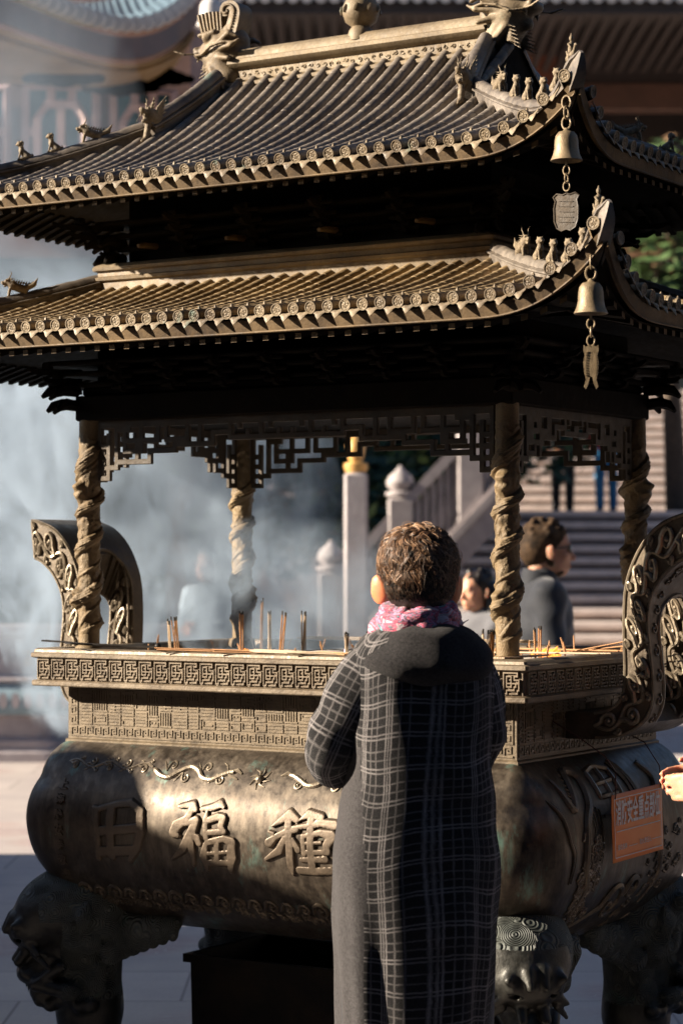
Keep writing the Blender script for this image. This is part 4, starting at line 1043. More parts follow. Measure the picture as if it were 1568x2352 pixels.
def headprims(c,H=1.,turn=None):
    """head facing +y centred (between the eyes height) at c"""
    x,y,z=c;P=[ell((x,y-.005,z+.035),(.073,.092,.082),.03),ell((x,y+.035,z-.03),(.056,.058,.07),.03),cap((x,y+.045,z-.085),(x,y+.06,z-.088),.028,.024,.03),cap((x-.03,y+.02,z-.07),(x+.03,y+.02,z-.07),.032,.032,.03),
        cap((x,y+.088,z+.002),(x,y+.108,z-.036),.009,.013,.010),ell((x-.011,y+.098,z-.040),(.008,.010,.008),.006),ell((x+.011,y+.098,z-.040),(.008,.010,.008),.006),
        cap((x-.018,y+.089,z-.063),(x+.018,y+.089,z-.063),.0065,.0065,.004),cap((x-.014,y+.088,z-.073),(x+.014,y+.088,z-.073),.0075,.0075,.004),cap((x-.035,y+.082,z+.020),(x+.035,y+.082,z+.020),.010,.010,.012),
        ell((x-.04,y+.06,z-.025),(.022,.022,.02),.015),ell((x+.04,y+.06,z-.025),(.022,.022,.02),.015)]
    for s in (-1,1):
        P.append(ell((x+s*.031,y+.089,z-.001),(.017,.010,.010),.005,'-'));P.append(ell((x+s*.031,y+.080,z-.001),(.0125,.0125,.0115),.001))
        P.append(ell((x+s*.085,y-.008,z-.012),(.012,.025,.034),.006,rot=(0,s*.18,-s*.65)));P.append(ell((x+s*.094,y+.008,z-.006),(.005,.014,.021),.003,'-',rot=(0,s*.2,-s*.65)))
    return P
# ------------------------------------------------------------------ the worshipper
WX,WY=.172,5.20
man=empty('person',(WX,WY,0),.16,'person with short brown hair in a long dark plaid coat and bright scarf','person')
P=headprims((0,.015,1.545))
P+=[cap((0,-.012,1.40),(0,-.005,1.53),.060,.059,.02),cap((-.085,0,1.365),(.085,0,1.365),.05,.05,.04),ell((0,0,1.25),(.13,.09,.20),.05),ell((0,0,1.02),(.125,.09,.16),.05),ell((0,-.01,.92),(.14,.10,.11),.05)]
sl=[(-.11,-.01,1.36),(-.183,.02,1.188),(-.06,.235,1.225)];sr=[(.11,-.01,1.36),(.128,.03,1.188),(.05,.235,1.225)]
for a,b,c in (sl,sr):P+=[cap(a,b,.038,.030,.02),cap(b,c,.030,.024,.01)]
hand(P,sl[2],(.35,.6,.75),(-.8,.3,.2),1,.45);hand(P,sr[2],(-.25,.6,.78),(.8,.3,.2),-1,.45)
for s in (-1,1):P+=[cap((s*.085,0,.88),(s*.09,.01,.50),.078,.055,.04),cap((s*.09,.01,.50),(s*.09,-.01,.10),.052,.036,.02),cap((s*.09,-.03,.05),(s*.10,.12,.035),.035,.03,.02)]
body=sobj('body',P,.0052,[M['skin'],M['ear']],man)
cz=np.zeros(len(body.data.polygons)*3,np.float32);body.data.polygons.foreach_get('center',cz);cz=cz.reshape(-1,3)
body.data.polygons.foreach_set('material_index',((np.abs(cz[:,0])>.0735)&(cz[:,2]>1.47)).astype(np.int32))
# hair base
HC=np.array([0,-.008,1.575])
EL_=[(np.array([0,-.004,1.592]),np.array([.0835,.099,.077])),(np.array([0,-.012,1.555]),np.array([.0775,.092,.080])),(np.array([0,-.022,1.525]),np.array([.0625,.064,.058]))]
def scalp(d):
    best=0
    for c,r in EL_:
        o=(HC-c)/r;v=d/r;A_=v@v;B_=2*o@v;C_=o@o-1;D_=B_*B_-4*A_*C_
        if D_>0:best=max(best,(-B_+math.sqrt(D_))/(2*A_))
    return HC+d*best
P=[ell(tuple(c),tuple(r-.002),.02) for c,r in EL_]
P+=[ell((0,.12,1.49),(.085,.10,.105),.02,'-'),ell((-.085,.015,1.50),(.022,.03,.05),.01,'-'),ell((.085,.015,1.50),(.022,.03,.05),.01,'-'),ell((0,0,1.452),(.10,.12,.036),.01,'-'),ell((0,-.03,1.69),(.004,.05,.022),.012,'-')]
hb=sobj('hair',P,.004,[M['hair0']],man)
mb=MB();rd=random.Random(5)
crown=np.array([.01,-.055,1.645])-HC;crown/=np.linalg.norm(crown)
def strand(d,L,nseg,rad,lift,curlf,down):
    d=np.array(d);pts=[];ax=np.cross(crown,d);ax/=np.linalg.norm(ax)+1e-9
    tang=np.cross(ax,d);p=d.copy();cur=rd.uniform(-1,1)*curlf;ang=rd.uniform(-.5,.5)+.5
    for k in range(nseg+1):
        t=k/nseg;s=scalp(p)
        n=p
        pts.append(tuple(s+n*(lift[0]+lift[1]*math.sin(math.pi*min(1,t*1.0))+.0)))
        tg=np.cross(np.cross(crown,p),p);tg=-tg/(np.linalg.norm(tg)+1e-9)*-1
        tg=p-crown*(p@crown) if False else tg
        tg=-tg if (tg@crown)>0 else tg
        sd_=np.cross(p,tg)
        dv=(tg*(1-down)+np.array([0,0,-1])*down)
        a=ang+cur*t*3
        v=dv*math.cos(a)+sd_*math.sin(a);v-=p*(v@p);v/=np.linalg.norm(v)+1e-9
        p=p+v*(L/nseg)/.085;p/=np.linalg.norm(p)
    mb.tube(pts,[rad*(1-.75*k/nseg) for k in range(nseg+1)],3,cap=False)
def okdir(d):
    s=scalp(d)
    if s[1]>.06 and s[2]<1.60:return False
    if s[2]<1.485:return False
    if s[1]>.0 and s[2]<1.535:return False
    return True
def clump(d,L,nseg,k_,lift):
    d=np.array(d);ax=np.cross(crown,d);pts=[];p=d.copy();cur=rd.uniform(-1,1)*1.5;ang=rd.uniform(-.9,.9)+.35
    fr=[]
    for k in range(nseg+1):
        t=k/nseg;s=scalp(p);tg=p*(p@crown)-crown;tg/=np.linalg.norm(tg)+1e-9;sd_=np.cross(p,tg);a=ang+cur*(t-.2)*1.6+.5*math.sin(t*5+cur)
        v=tg*math.cos(a)+sd_*math.sin(a);fr.append((s,p.copy(),v,np.cross(p,v),t));p=p+v*(L/nseg)/.09;p/=np.linalg.norm(p)
    for q in range(k_):
        o1,o2=rd.gauss(0,.0055),rd.uniform(0,.004)*(2.2 if rd.random()<.04 else 1);c=rd.uniform(.75,1.1);pts=[]
        for s,n,v,w,t in fr:
            kk=(1-t)*1.+t*.35
            pts.append(tuple(s+n*(.001+(lift*math.sin(math.pi*min(1,t*.9+.05))+o2)*1.)+w*o1*kk+v*.004*c*t))
        r=rd.uniform(.0005,.0009);mb.mi=rd.choice((0,1,1,1,2,2)) if rd.random()<.9 else 3
        mb.tube(pts,[r*(1-.6*k/nseg) for k in range(nseg+1)],3,cap=False)
cnt=0
while cnt<780:
    v=np.array([rd.gauss(0,1) for _ in range(3)]);v/=np.linalg.norm(v)
    if v[2]<-.10 or (v[1]>.8 and rd.random()<.6) or not okdir(v):continue
    clump(v,rd.uniform(.018,.036),5,12,rd.uniform(.0005,.004)*(1.8 if v[2]>.75 else 1));cnt+=1
cnt=0
while cnt<5200:
    v=np.array([rd.gauss(0,1) for _ in range(3)]);v/=np.linalg.norm(v)
    if v[2]>.12 or v[1]>.5:continue
    if not okdir(v):continue
    mb.mi=rd.choice((0,0,1,3));strand(v,rd.uniform(.006,.011),2,rd.uniform(.0007,.0011),(.0004,rd.uniform(.0005,.0025)),.3,.95);cnt+=1
mb.build('hair_locks',[M['hair0'],M['hair1'],M['hair2'],M['hairgrey']],hb,ang=180)
# coat
tab=[(1.462,.0,.0,.072,.066),(1.445,.0,.0,.092,.085),(1.425,.003,.0,.122,.10),(1.39,.003,.0,.146,.112),(1.34,.003,.0,.152,.118),(1.26,.002,.0,.152,.122),(1.18,.0,.0,.152,.124),(1.10,-.001,.0,.157,.126),(1.02,-.004,.0,.166,.130),(.95,-.007,.0,.175,.134),(.85,-.009,.0,.172,.136),(.73,-.012,.0,.165,.136),(.58,-.016,.0,.155,.136),(.46,-.017,.0,.152,.138),(.34,-.018,.0,.152,.14)]
nz=120;na=96;T=cr(tab,nz);V=[];U=[];s_=0.
for j in range(nz):
    z,cx,cy,a,b=T[j]
    for i in range(na+1):
        th=2*math.pi*i/na+math.pi/2;c,s=math.cos(th),math.sin(th);e=2/3.0
        X=math.copysign(abs(c)**e,c);Y=math.copysign(abs(s)**e,s)
        lo=max(0,min(1,(1.05-z)/.5));f=lo*(.008*math.sin(th*5+1.2+z*.8)+.005*math.sin(th*11+z*3))
        f+=.0035*math.sin(z*34+c*3)*math.exp(-((z-1.12)/.10)**2)+.003*math.exp(-((z-1.3)/.07)**2)*math.sin(th*7+z*12)
        f+=.002*math.sin(z*30+th*3)*math.exp(-((z-.86)/.2)**2)
        V.append((cx+X*(a+f),cy+Y*(b+f),z+.0));U.append((th*.158+.004*math.sin(z*9+th),z+.010*math.sin(th*2)*(1-lo)+.005*math.sin(th*5+z*6)+.004*math.sin(th*3-z*11)))
fs=[];mi=[]
for j in range(nz-1):
    for i in range(na):
        k=j*(na+1)+i;fs.append((k,k+1,k+na+2,k+na+1));x=sum(V[q][0] for q in fs[-1])/4;y=V[k][1];z=V[k][2]
        mi.append(1 if (x<-.136-.006*(z<.8) and z<1.20) else 0)
mb=MB();mb.add(V,fs,U);mb.m=mi
coat=mb.build('coat',[M['plaid'],M['woolg'],M['wool']],man,ang=180)
coat.modifiers.new('s','SOLIDIFY').thickness=.004
def sleeve(pts,rad,sx):
    C=cr([p+(r,) for p,r in zip(pts,rad)],56);mb=MB();rings=[];uv=[];L=0;prev=None;n=40
    for i,c in enumerate(C):
        p=Vector(c[:3]);t=(Vector(C[min(i+1,55)][:3])-Vector(C[max(i-1,0)][:3])).normalized()
        if i:L+=(p-Vector(C[i-1][:3])).length
        a=Vector((0,0,1)) if prev is None else prev
        a=a-t*a.dot(t);a.normalize();prev=a;b=t.cross(a)
        for k in range(n+1):
            th=2*math.pi*k/n;w=.0035*math.sin(L*75+2*math.sin(th))*(math.exp(-((L-.22)/.06)**2)*1.4+.35)+.002*math.sin(th*3+L*20)
            r=c[3]+w
            q=p+(a*math.cos(th)+b*math.sin(th))*r
            if L>.24:q.z-=max(0,-math.cos(th))*0+ (.018*min(1,(L-.24)/.1) if (a*math.cos(th)+b*math.sin(th)).z<0 else 0)
            rings.append(tuple(q));uv.append((th*.058+.02,L+.02))
    mb.add(rings,[(j*(n+1)+k,j*(n+1)+k+1,(j+1)*(n+1)+k+1,(j+1)*(n+1)+k) for j in range(55) for k in range(n)],uv)
    o=mb.build('sleeve',M['plaid'],coat,ang=180);o.modifiers.new('s','SOLIDIFY').thickness=.003
sleeve([(-.085,-.01,1.385),(-.125,-.012,1.335),(-.165,-.008,1.255),(-.192,.02,1.182),(-.145,.13,1.165),(-.075,.225,1.215)],[.050,.063,.064,.058,.050,.046],-1)
sleeve([(.09,-.01,1.385),(.120,-.008,1.33),(.140,-.0,1.25),(.135,.03,1.182),(.11,.13,1.175),(.065,.225,1.215)],[.050,.058,.056,.054,.050,.046],1)
def foldc(v):
    n=v.copy();th=np.arctan2(v[:,1]+.02,v[:,0]-.01);n[:,2]+=.003*np.sin(th*6+v[:,2]*40);n[:,1]-=.002*np.sin(v[:,0]*60);return n
sobj('hood_collar',[ell((.012,-.018,1.382),(.138,.114,.046),.04),ell((.018,-.050,1.405),(.112,.082,.044),.04),ell((.01,-.03,1.432),(.100,.10,.030),.03),ell((-.075,-.01,1.392),(.06,.07,.035),.03),ell((.095,-.01,1.388),(.062,.07,.040),.03),ell((.0,.04,1.42),(.09,.08,.05),.03),ell((.0,-.062,1.372),(.135,.085,.044),.03),ell((.02,-.066,1.362),(.118,.066,.036),.03),ell((0,.0,1.50),(.07,.07,.055),.02,'-')],.006,M['wool'],coat,fn=foldc)
# scarf
mb=MB()
for k,(z,r,rad,ph) in enumerate(((1.452,.070,.024,0),(1.468,.066,.022,1),(1.483,.062,.018,2.2),(1.494,.060,.012,3.1),(1.475,.072,.016,4))):
    path=[];rr=[]
    for i in range(49):
        a=2*math.pi*i/48;path.append(((r+.004*math.sin(3*a+ph))*math.cos(a)+(-.006 if math.cos(a)<0 else 0),(r*1.0+.003*math.sin(5*a+ph))*math.sin(a)-.008,z+.007*math.sin(a*2+ph)+(.0 if math.cos(a)>0 else -.004)));rr.append(rad*(1+.18*math.sin(7*a+ph*2)+.12*math.sin(11*a))*(1.15 if math.cos(a)<-.3 else 1))
    mb.tube(path,rr,12)
mb.build('scarf',M['scarf'],man,ang=180)
mb=MB();mb.grid(lambda u,v:(.080+.034*u,.01+.012*v*(1-u),1.448+.020*u+.011*v*(1-u)*math.sin(math.pi*min(1,u+.25))),np.linspace(0,1,8),np.linspace(-1,1,5));o=mb.build('scarf_end',M['scarf'],man,ang=180);o.modifiers.new('s','SOLIDIFY').thickness=.0015
P=[]
for s in (-1,1):P+=[cap((s*.08,0,.80),(s*.09,.01,.48),.092,.075,.03),cap((s*.09,.01,.48),(s*.09,-.01,.11),.074,.066,.02)]
sobj('trousers',P,.010,M['trouser'],man)
for s in (-1,1):sobj('shoe',[cap((s*.09,-.045,.045),(s*.10,.13,.035),.044,.038,.02),ell((s*.095,.04,.02),(.05,.13,.02),.01)],.008,M['shoe'],man)
man.scale=(1.03,)*3
# ------------------------------------------------------------------ other people
def figure(loc,yaw,H,label,top,bottom,hairc,pose='stand',res=.011,hairlong=False,glasses=False,group=None,sitting=False,head_up=0.,collar=False):
    k=H/1.70;r=empty('person',loc,yaw,label,'person',group)
    A={'stand':((.215,0,1.16),(.22,.06,.92)),'front':((.20,.02,1.17),(.06,.22,1.16)),'hold':((.20,.10,1.17),(.12,.33,1.15))}[pose]
    hz=1.575
    P=headprims((0,.03,hz));P+=[cap((0,-.01,1.41),(0,.0,1.53),.055,.052,.02),cap((-.13,0,1.39),(.13,0,1.39),.055,.055,.05),ell((0,0,1.24),(.15,.10,.20),.05),ell((0,0,1.02),(.135,.095,.16),.05),ell((0,-.01,.92),(.155,.11,.11),.05)]
    T=[cap((-.135,0,1.375),(.135,0,1.375),.075,.075,.05),ell((0,0,1.25),(.185,.135,.21),.05),ell((0,0,1.03),(.175,.13,.18),.05),ell((0,-.0,.92),(.175,.13,.09),.04),cap((0,-.005,1.40),(0,0,1.455),.075,.066,.02)]
    for s in (-1,1):
        e,w=[(s*a[0],a[1],a[2]) for a in A];P+=[cap((s*.165,0,1.385),e,.044,.036,.02),cap(e,w,.036,.025,.01)]
        d=np.array(w)-np.array(e);d/=np.linalg.norm(d)
        hand(P,w,d,(s*1.,.05,.1),-s,.35)
        T+=[cap((s*.16,0,1.38),e,.064,.054,.03),cap(e,tuple(np.array(w)-d*.01),.054,.042,.015)]
        P+=[cap((s*.085,0,.88),(s*.095,.01,.48),.078,.055,.04),cap((s*.095,.01,.48),(s*.095,-.01,.10),.052,.036,.02),cap((s*.095,-.03,.05),(s*.10,.11,.035),.035,.03,.02)]
    sobj('body',P,res*.8,M['skin'],r)
    def wr(v):
        n=v.copy();n[:,0]+=.004*np.sin(v[:,2]*60+v[:,0]*20);n[:,1]+=.004*np.sin(v[:,2]*47+v[:,0]*35);return n
    sobj('jacket',T,res,top,r,fn=wr)
    B=[]
    for s in (-1,1):B+=[cap((s*.08,0,.90),(s*.095,.01,.48),.092,.072,.04),cap((s*.095,.01,.48),(s*.095,-.01,.09),.07,.058,.02)]
    sobj('trousers',B,res,bottom,r)
    for s in (-1,1):sobj('shoe',[cap((s*.095,-.045,.045),(s*.10,.13,.035),.044,.038,.02)],res,M['shoe'],r)
    Hh=[ell((0,.015,hz+.042),(.080,.096,.080),.03),ell((0,-.02,hz+.0),(.077,.080,.08),.03)];rd=random.Random(int(H*100))
    for i in range(40):
        a=rd.uniform(0,6.28);b=rd.uniform(.1,1.3);Hh.append(ell((.072*math.cos(a)*math.cos(b),.012+.088*math.sin(a)*math.cos(b),hz+.055+.078*math.sin(b)),(.015,.015,.014),.006))
    if hairlong:Hh+=[cap((-.06,-.03,hz),(-.09,-.03,hz-.22),.045,.05,.03),cap((.06,-.03,hz),(.09,-.03,hz-.22),.045,.05,.03),cap((0,-.07,hz),(0,-.09,hz-.24),.06,.07,.03)]
    Hh+=[ell((0,.13,hz-.045),(.095,.105,.10),.015,'-')]
    if not hairlong:Hh+=[ell((.09,.03,hz-.03),(.03,.035,.05),.01,'-'),ell((-.09,.03,hz-.03),(.03,.035,.05),.01,'-')]
    sobj('hair',Hh,res*.8,hairc,r)
    if collar:
        mb=MB();mb.loft([[(rr_*math.cos(a),rr_*math.sin(a)*1.05-.005,z+.02*math.sin(a)*-1) for a in [q*2*math.pi/24 for q in range(24)]] for rr_,z in ((.085,1.41),(.078,1.45),(.072,1.478),(.066,1.476),(.066,1.43))],cap=False);mb.build('collar',top,r)
    if glasses:
        sobj('beard',[ell((0,.055,hz-.088),(.050,.045,.030),.02),cap((-.055,.02,hz-.05),(-.03,.07,hz-.092),.014,.018,.01),cap((.055,.02,hz-.05),(.03,.07,hz-.092),.014,.018,.01),cap((-.02,.094,hz-.052),(.02,.094,hz-.052),.006,.006,.004),ell((0,.10,hz-.068),(.024,.02,.012),.006,'-')],.006,hairc,r)
        mb=MB()
        for s in (-1,1):
            mb.lathe([(.001,-.003),(.019,-.002),(.023,0),(.019,.002),(.001,.003)],14,(0,0,0));n=len(mb.v)//(2 if s>0 else 1)
            st=0 if s<0 else len(mb.v)//2
            for i in range(st,len(mb.v)):
                x,y,z=mb.v[i];mb.v[i]=(x*1.15+s*.031,.118+z-abs(x)*.2,y+hz+.002)
        mb.tube([(-.055,.108,hz+.008),(-.03,.120,hz+.012),(0,.122,hz+.008),(.03,.120,hz+.012),(.055,.108,hz+.008)],.003,6)
        for s in (-1,1):mb.tube([(s*.055,.108,hz+.008),(s*.078,.06,hz+.006),(s*.080,.02,hz+.004)],.003,6)
        mb.build('sunglasses',M['glass'],r)
    r.scale=(k,)*3
    return r
M['glass']=simple('dark_lens',(.015,.015,.02),.12,0,10,.1)
M['jkt']=cloth('black_jacket',(.035,.038,.046),.2,.6);M['blue']=cloth('blue_jeans',(.05,.22,.42),.2);M['red']=cloth('red_top',(.5,.03,.03));M['white']=cloth('white_shirt',(.75,.75,.78),.06);M['pale']=cloth('pale_blue_top',(.26,.33,.40),.08);M['greyt']=cloth('grey_coat',(.12,.12,.13),.1)
a=pw(1243,1288,10.6);figure((a.x,a.y,0),-math.pi/2+.12,1.83,'man with curly hair and sunglasses in a black padded jacket looking right',M['jkt'],M['trouser'],M['haircurl'],'stand',.010,glasses=True,collar=True)
a=pw(1103,1288,12.4);figure((a.x,a.y,0),R(125),1.60,'woman with long dark hair and grey coat, her sunlit face turned left',M['greyt'],M['trouser'],M['hair0'],'front',.011,hairlong=True)
a=pw(1392,1288,32.);figure((a.x,a.y,2.295),R(10),1.70,'visitor in blue jeans and red top climbing the stone stairs',M['red'],M['blue'],M['hair0'],'stand',.016)
a=pw(1292,1288,32.3);figure((a.x,a.y,2.295),R(-20),1.74,'visitor dressed all in black on the stair landing',M['trouser'],M['trouser'],M['hair0'],'stand',.016)
a=pw(46,1288,20.8);figure((a.x,a.y,0),R(175),1.58,'person in a white shirt standing behind the carved stone wall on the left',M['white'],M['trouser'],M['hair0'],'front',.013)
a=pw(486,1288,15.5);figure((a.x,a.y,0),R(150),1.74,'person in a pale blue top standing in the smoke behind the burner',M['pale'],M['trouser'],M['hair0'],'front',.012)
o=figure((1.185,5.48,0),R(88),1.66,'person at the right edge of the picture of whom only a hand reaches into view',M['jkt'],M['trouser'],M['hair0'],'hold',.009)
# =================================================================== PLACE
def paving():
    m,nt,b=newmat('stone_paving');t=NT(nt);co=t.coord()
    br=t.n('ShaderNodeTexBrick');t.l(co,br.inputs['Vector']);br.inputs['Scale'].default_value=1.;br.inputs['Brick Width'].default_value=1.2;br.inputs['Row Height'].default_value=.62;br.inputs['Mortar Size'].default_value=.006;br.offset=.5
    for i,c in ((1,(.46,.41,.38)),(2,(.52,.465,.43)),(3,(.22,.19,.18))):br.inputs[i].default_value=c4(c)
    n=t.noise(co,3.,6,.6);n2=t.noise(co,60.,4,.7)
    c=t.mix(t.ramp(n,[(.35,(0,0,0)),(.7,(.5,.5,.5))]),br.outputs[0],(.33,.29,.30))
    c=t.mix(t.ramp(n2,[(.3,(.25,)*3),(.6,(0,)*3)]),c,(.24,.21,.21))
    wv=t.n('ShaderNodeTexWave');wv.wave_type='RINGS';wv.rings_direction='SPHERICAL';wv.inputs['Scale'].default_value=3.2;wv.inputs['Distortion'].default_value=9.;wv.inputs['Detail'].default_value=2.;wv.inputs['Detail Scale'].default_value=1.6
    vo=t.n('ShaderNodeTexVoronoi');vo.inputs['Scale'].default_value=1.5;t.l(co,vo.inputs['Vector'])
    t.l(t.math('ADD',0,0) if False else co,wv.inputs['Vector'])
    ln=t.ramp(wv.outputs['Fac'],[(.40,(0,)*3),(.52,(1,)*3),(.64,(0,)*3)])
    mk=t.math('MULTIPLY',ln,t.ramp(vo.outputs['Distance'],[(.30,(1,)*3),(.42,(0,)*3)]))
    sepc=t.n('ShaderNodeSeparateColor');t.l(vo.outputs['Color'],sepc.inputs[0])
    mk=t.math('MULTIPLY',mk,t.ramp(sepc.outputs[0],[(.30,(0,)*3),(.34,(1,)*3)]))
    pt=t.math('MULTIPLY',t.ramp(vo.outputs['Distance'],[(.32,(1,)*3),(.44,(0,)*3)]),t.ramp(sepc.outputs[0],[(.30,(0,)*3),(.34,(1,)*3)]));c=t.mix(t.math('MULTIPLY',pt,.45),c,(.36,.23,.21));c=t.mix(t.math('MULTIPLY',mk,.8),c,(.70,.74,.73))
    t.l(c,b.inputs['Base Color']);b.inputs['Roughness'].default_value=.8
    t.l(t.bump(t.math('SUBTRACT',n2,mk),.4,.004),b.inputs['Normal']);return m
M['pave']=paving()
mb=MB();mb.grid(lambda u,v:(u,v,0),np.linspace(-150,150,20),np.linspace(-60,240,20));o=mb.build('ground',M['pave']);tag(o,'pale stone paving of the temple courtyard with carved swirls',None,None,'structure')
M['stone']=simple('carved_stone',(.36,.32,.33),.8,0,6,.18,.3);M['stone2']=simple('pale_stone',(.38,.345,.345),.75,0,8,.15,.3);M['bluestone']=simple('blue_painted_stone',(.22,.31,.36),.7,0,9,.3,.3)
M['steps']=simple('step_stone',(.74,.64,.58),.8,0,5,.14,.3)
M['riser']=simple('riser_stone',(.36,.29,.26),.85,0,5,.2);M['gold']=simple('gold_paint',(.62,.36,.12),.45,.3,20,.2);M['plaster']=simple('rose_plaster',(.25,.155,.135),.85,0,4,.15,.2);M['teal']=simple('teal_pane',(.05,.16,.21),.35,0,5,.25);M['pinkf']=simple('rose_lattice',(.42,.30,.29),.7,0,8,.1)  # riser colour carries the shadow lines under the nosings
M['soffit']=simple('golden_soffit',(.26,.165,.07),.6,0,1.6,.35,.3);M['soffitd']=simple('soffit_cloud',(.11,.085,.05),.7,0,6,.3);M['bluetile']=simple('blue_grey_tile',(.10,.16,.21),.4,0,14,.25);M['tileend']=simple('pale_tile_end',(.62,.60,.58),.6,0,20,.1)
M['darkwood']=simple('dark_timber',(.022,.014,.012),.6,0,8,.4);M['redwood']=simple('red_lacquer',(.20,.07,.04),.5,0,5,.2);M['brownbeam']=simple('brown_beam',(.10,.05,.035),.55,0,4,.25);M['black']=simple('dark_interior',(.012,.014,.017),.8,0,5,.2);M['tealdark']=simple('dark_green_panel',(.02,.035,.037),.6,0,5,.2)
# ---- left: carved plinth wall
L=lambda px,y,Z:pw(px,y,Z)
w0=empty('plinth_wall',(-5.2,18.9,0),0,'long grey carved stone plinth wall with a blue lotus band, behind the burner on the left','wall')
mb=MB();prf=[(0,0),(0,.06),(.05,.10),(.05,.16),(.12,.20),(.12,.36),(.05,.40),(.05,.44)]
def wallstrip(prf,name,mat,W=9.,par=None):
    mb=MB();mb.loft([[(x,y,z) for y,z in prf]+[(x,1.2,prf[-1][1]),(x,1.2,prf[0][1])] for x in np.linspace(-W/2,W/2,12)]);return mb.build(name,mat,par,ang=30)
wallstrip([(0,.0),(0,.08),(.05,.12),(.05,.18),(.12,.22),(.12,.38),(.05,.41)],'wall_foot',M['stone'],9.,w0)
wallstrip([(.05,.41),(.0,.45),(-.02,.52),(.0,.60),(.06,.68)],'lotus_band',M['bluestone'],9.,w0)
wallstrip([(.08,.68),(.02,.72),(.10,.76),(.10,1.08),(.02,1.11),(.0,1.14),(.0,1.19)],'wall_panel',M['stone'],9.,w0)
mb=MB();rd=random.Random(3)
for k in range(60):
    x=-4.4+k*.15
    mb.tube([(x+.05*math.cos(a)*(1-a/9),.098,.92+.09*math.sin(a)*(1-a/9)) for a in np.linspace(0,7.5,14)],[.012]*14,5)
for k in range(90):
    x=-4.45+k*.1;mb.loft([[(x+.035*math.cos(a)*s,-.03+ (1-s)*.02,.54+.07*math.sin(a)*s) for a in [q*math.pi/4 for q in range(8)]] for s in (1.,.5,.1)])
mb.build('wall_carving',M['stone'],w0)
mb=MB()
for k,px in enumerate((65,112,140,172)):
    x=pw(px,1500,18.9).x+5.2
    for j in range(4):mb.tube([(x-.05+rd.uniform(0,.04),.07,.90+j*.035-.05),(x+.05-rd.uniform(0,.04),.07,.90+j*.035-.04)],.008,5)
mb.build('gilt_mark',M['gold'],w0)
w0.scale=(1,1,.935)
# ---- left hall with a sweeping eave
h0=empty('temple_hall',(-4.,19.6,0),0,'left hall with golden soffit, blue grey tiles, sweeping eave and rose lattice windows','temple hall')
def place(px,y,Z):v=pw(px,y,Z);return (v.x+4.,v.y-19.6,v.z)
mb=MB();wx=pw(438,0,19.6).x+4.
mb.box((wx/2-3.2,1.5,4.4),(wx+6.4,3.,8.8));mb.build('hall_wall',M['plaster'],h0,smooth=False)
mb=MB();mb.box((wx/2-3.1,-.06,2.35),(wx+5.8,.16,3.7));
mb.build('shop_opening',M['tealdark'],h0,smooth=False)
def windowp(px0,px1,y0,y1):
    a=place(px0,y0,19.55);b=place(px1,y1,19.55);x0,x1,z1,z0=a[0],b[0],a[2],b[2];W,H=x1-x0,z1-z0
    mb=MB();mb.box(((x0+x1)/2,-.05,(z0+z1)/2),(W,.06,H));f=mb.build('window',M['teal'],h0,smooth=False)
    mb=MB();t=.05
    P_=lambda u,v:(x0+W*u,-.10,z0+H*v)
    for q in ([(0,0),(0,1),(1,1),(1,0),(0,0)],[(.16,0),(.16,.72),(.30,.86),(.70,.86),(.84,.72),(.84,0)],[(.36,.86),(.36,1)],[(.66,.86),(.66,1)],[(.5,.86),(.5,.5)],[(0,.62),(.16,.62)],[(.84,.62),(1,.62)],[(.30,0),(.30,.28),(.38,.44),(.5,.5),(.62,.44),(.70,.28),(.70,0)]):
        mb.tube([P_(*u) for u in q],t,4)
    mb.build('window_lattice',M['pinkf'],f,smooth=False)
windowp(62,222,205,470);windowp(262,400,215,470);windowp(-150,18,205,470)
ev=[(452,-12,18.4),(425,22,18.0),(385,50,17.6),(335,68,17.2),(280,70,16.8),(220,58,16.3),(160,38,15.8),(95,12,15.2),(20,-18,14.6),(-80,-50,14.),(-200,-80,13.4)]
EV=[tuple(x) for x in cr([place(*e) for e in ev],80)]
mb=MB();sof=[]
for e in EV:
    x=e[0];tgt=Vector((min(x*.9-.2,wx+.05),0,place(300,192,19.6)[2]));e_=Vector(e)
    sof.append([tuple(e_.lerp(tgt,t)+Vector((0,0,-.25*(1-t)-.05*math.sin(math.pi*t)))) for t in np.linspace(0,1,12)])
vs=[v for r in sof for v in r];mb.add(vs,[(i*12+j,(i+1)*12+j,(i+1)*12+j+1,i*12+j+1) for i in range(79) for j in range(11)])
mb.build('soffit',M['soffit'],h0)
mb=MB()
for i in range(0,79):mb.tube([sof[i][1],tuple((Vector(sof[i][6]))+Vector((0,0,-.02))),sof[i][10]],.035,5)
mb.build('soffit_rafter',M['soffit'],h0)
for i,j in ((50,4),(28,5),(12,5)):
    mb=MB()
    c=Vector(sof[i][j])-Vector((0,.02,.06))
    for dx,dz,r in ((0,0,.13),(.15,.0,.10),(-.15,0,.10),(.08,.08,.09),(-.08,.08,.09),(.25,-.02,.06),(-.25,-.02,.06)):mb.loft([[(c.x+dx+r*s*math.cos(a),c.y+.3*dz,c.z+dz*.5+r*s*math.sin(a)*.6) for a in [q*math.pi/6 for q in range(12)]] for s in (1,.7,.1)])
    mb.build('soffit_ornament',M['soffitd'],h0)
mb=MB();mb.loft([[(x,y-.0,z-.22),(x,y-.06,z-.22),(x,y-.06,z-.06),(x,y,z-.06)] for x,y,z in EV]);mb.build('fascia',M['brownbeam'],h0,ang=30)
mb=MB();mt=MB();LNR=[0.]
for a,b in zip(EV[:-1],EV[1:]):LNR.append(LNR[-1]+(Vector(b)-Vector(a)).length)
n=int(LNR[-1]/.19)
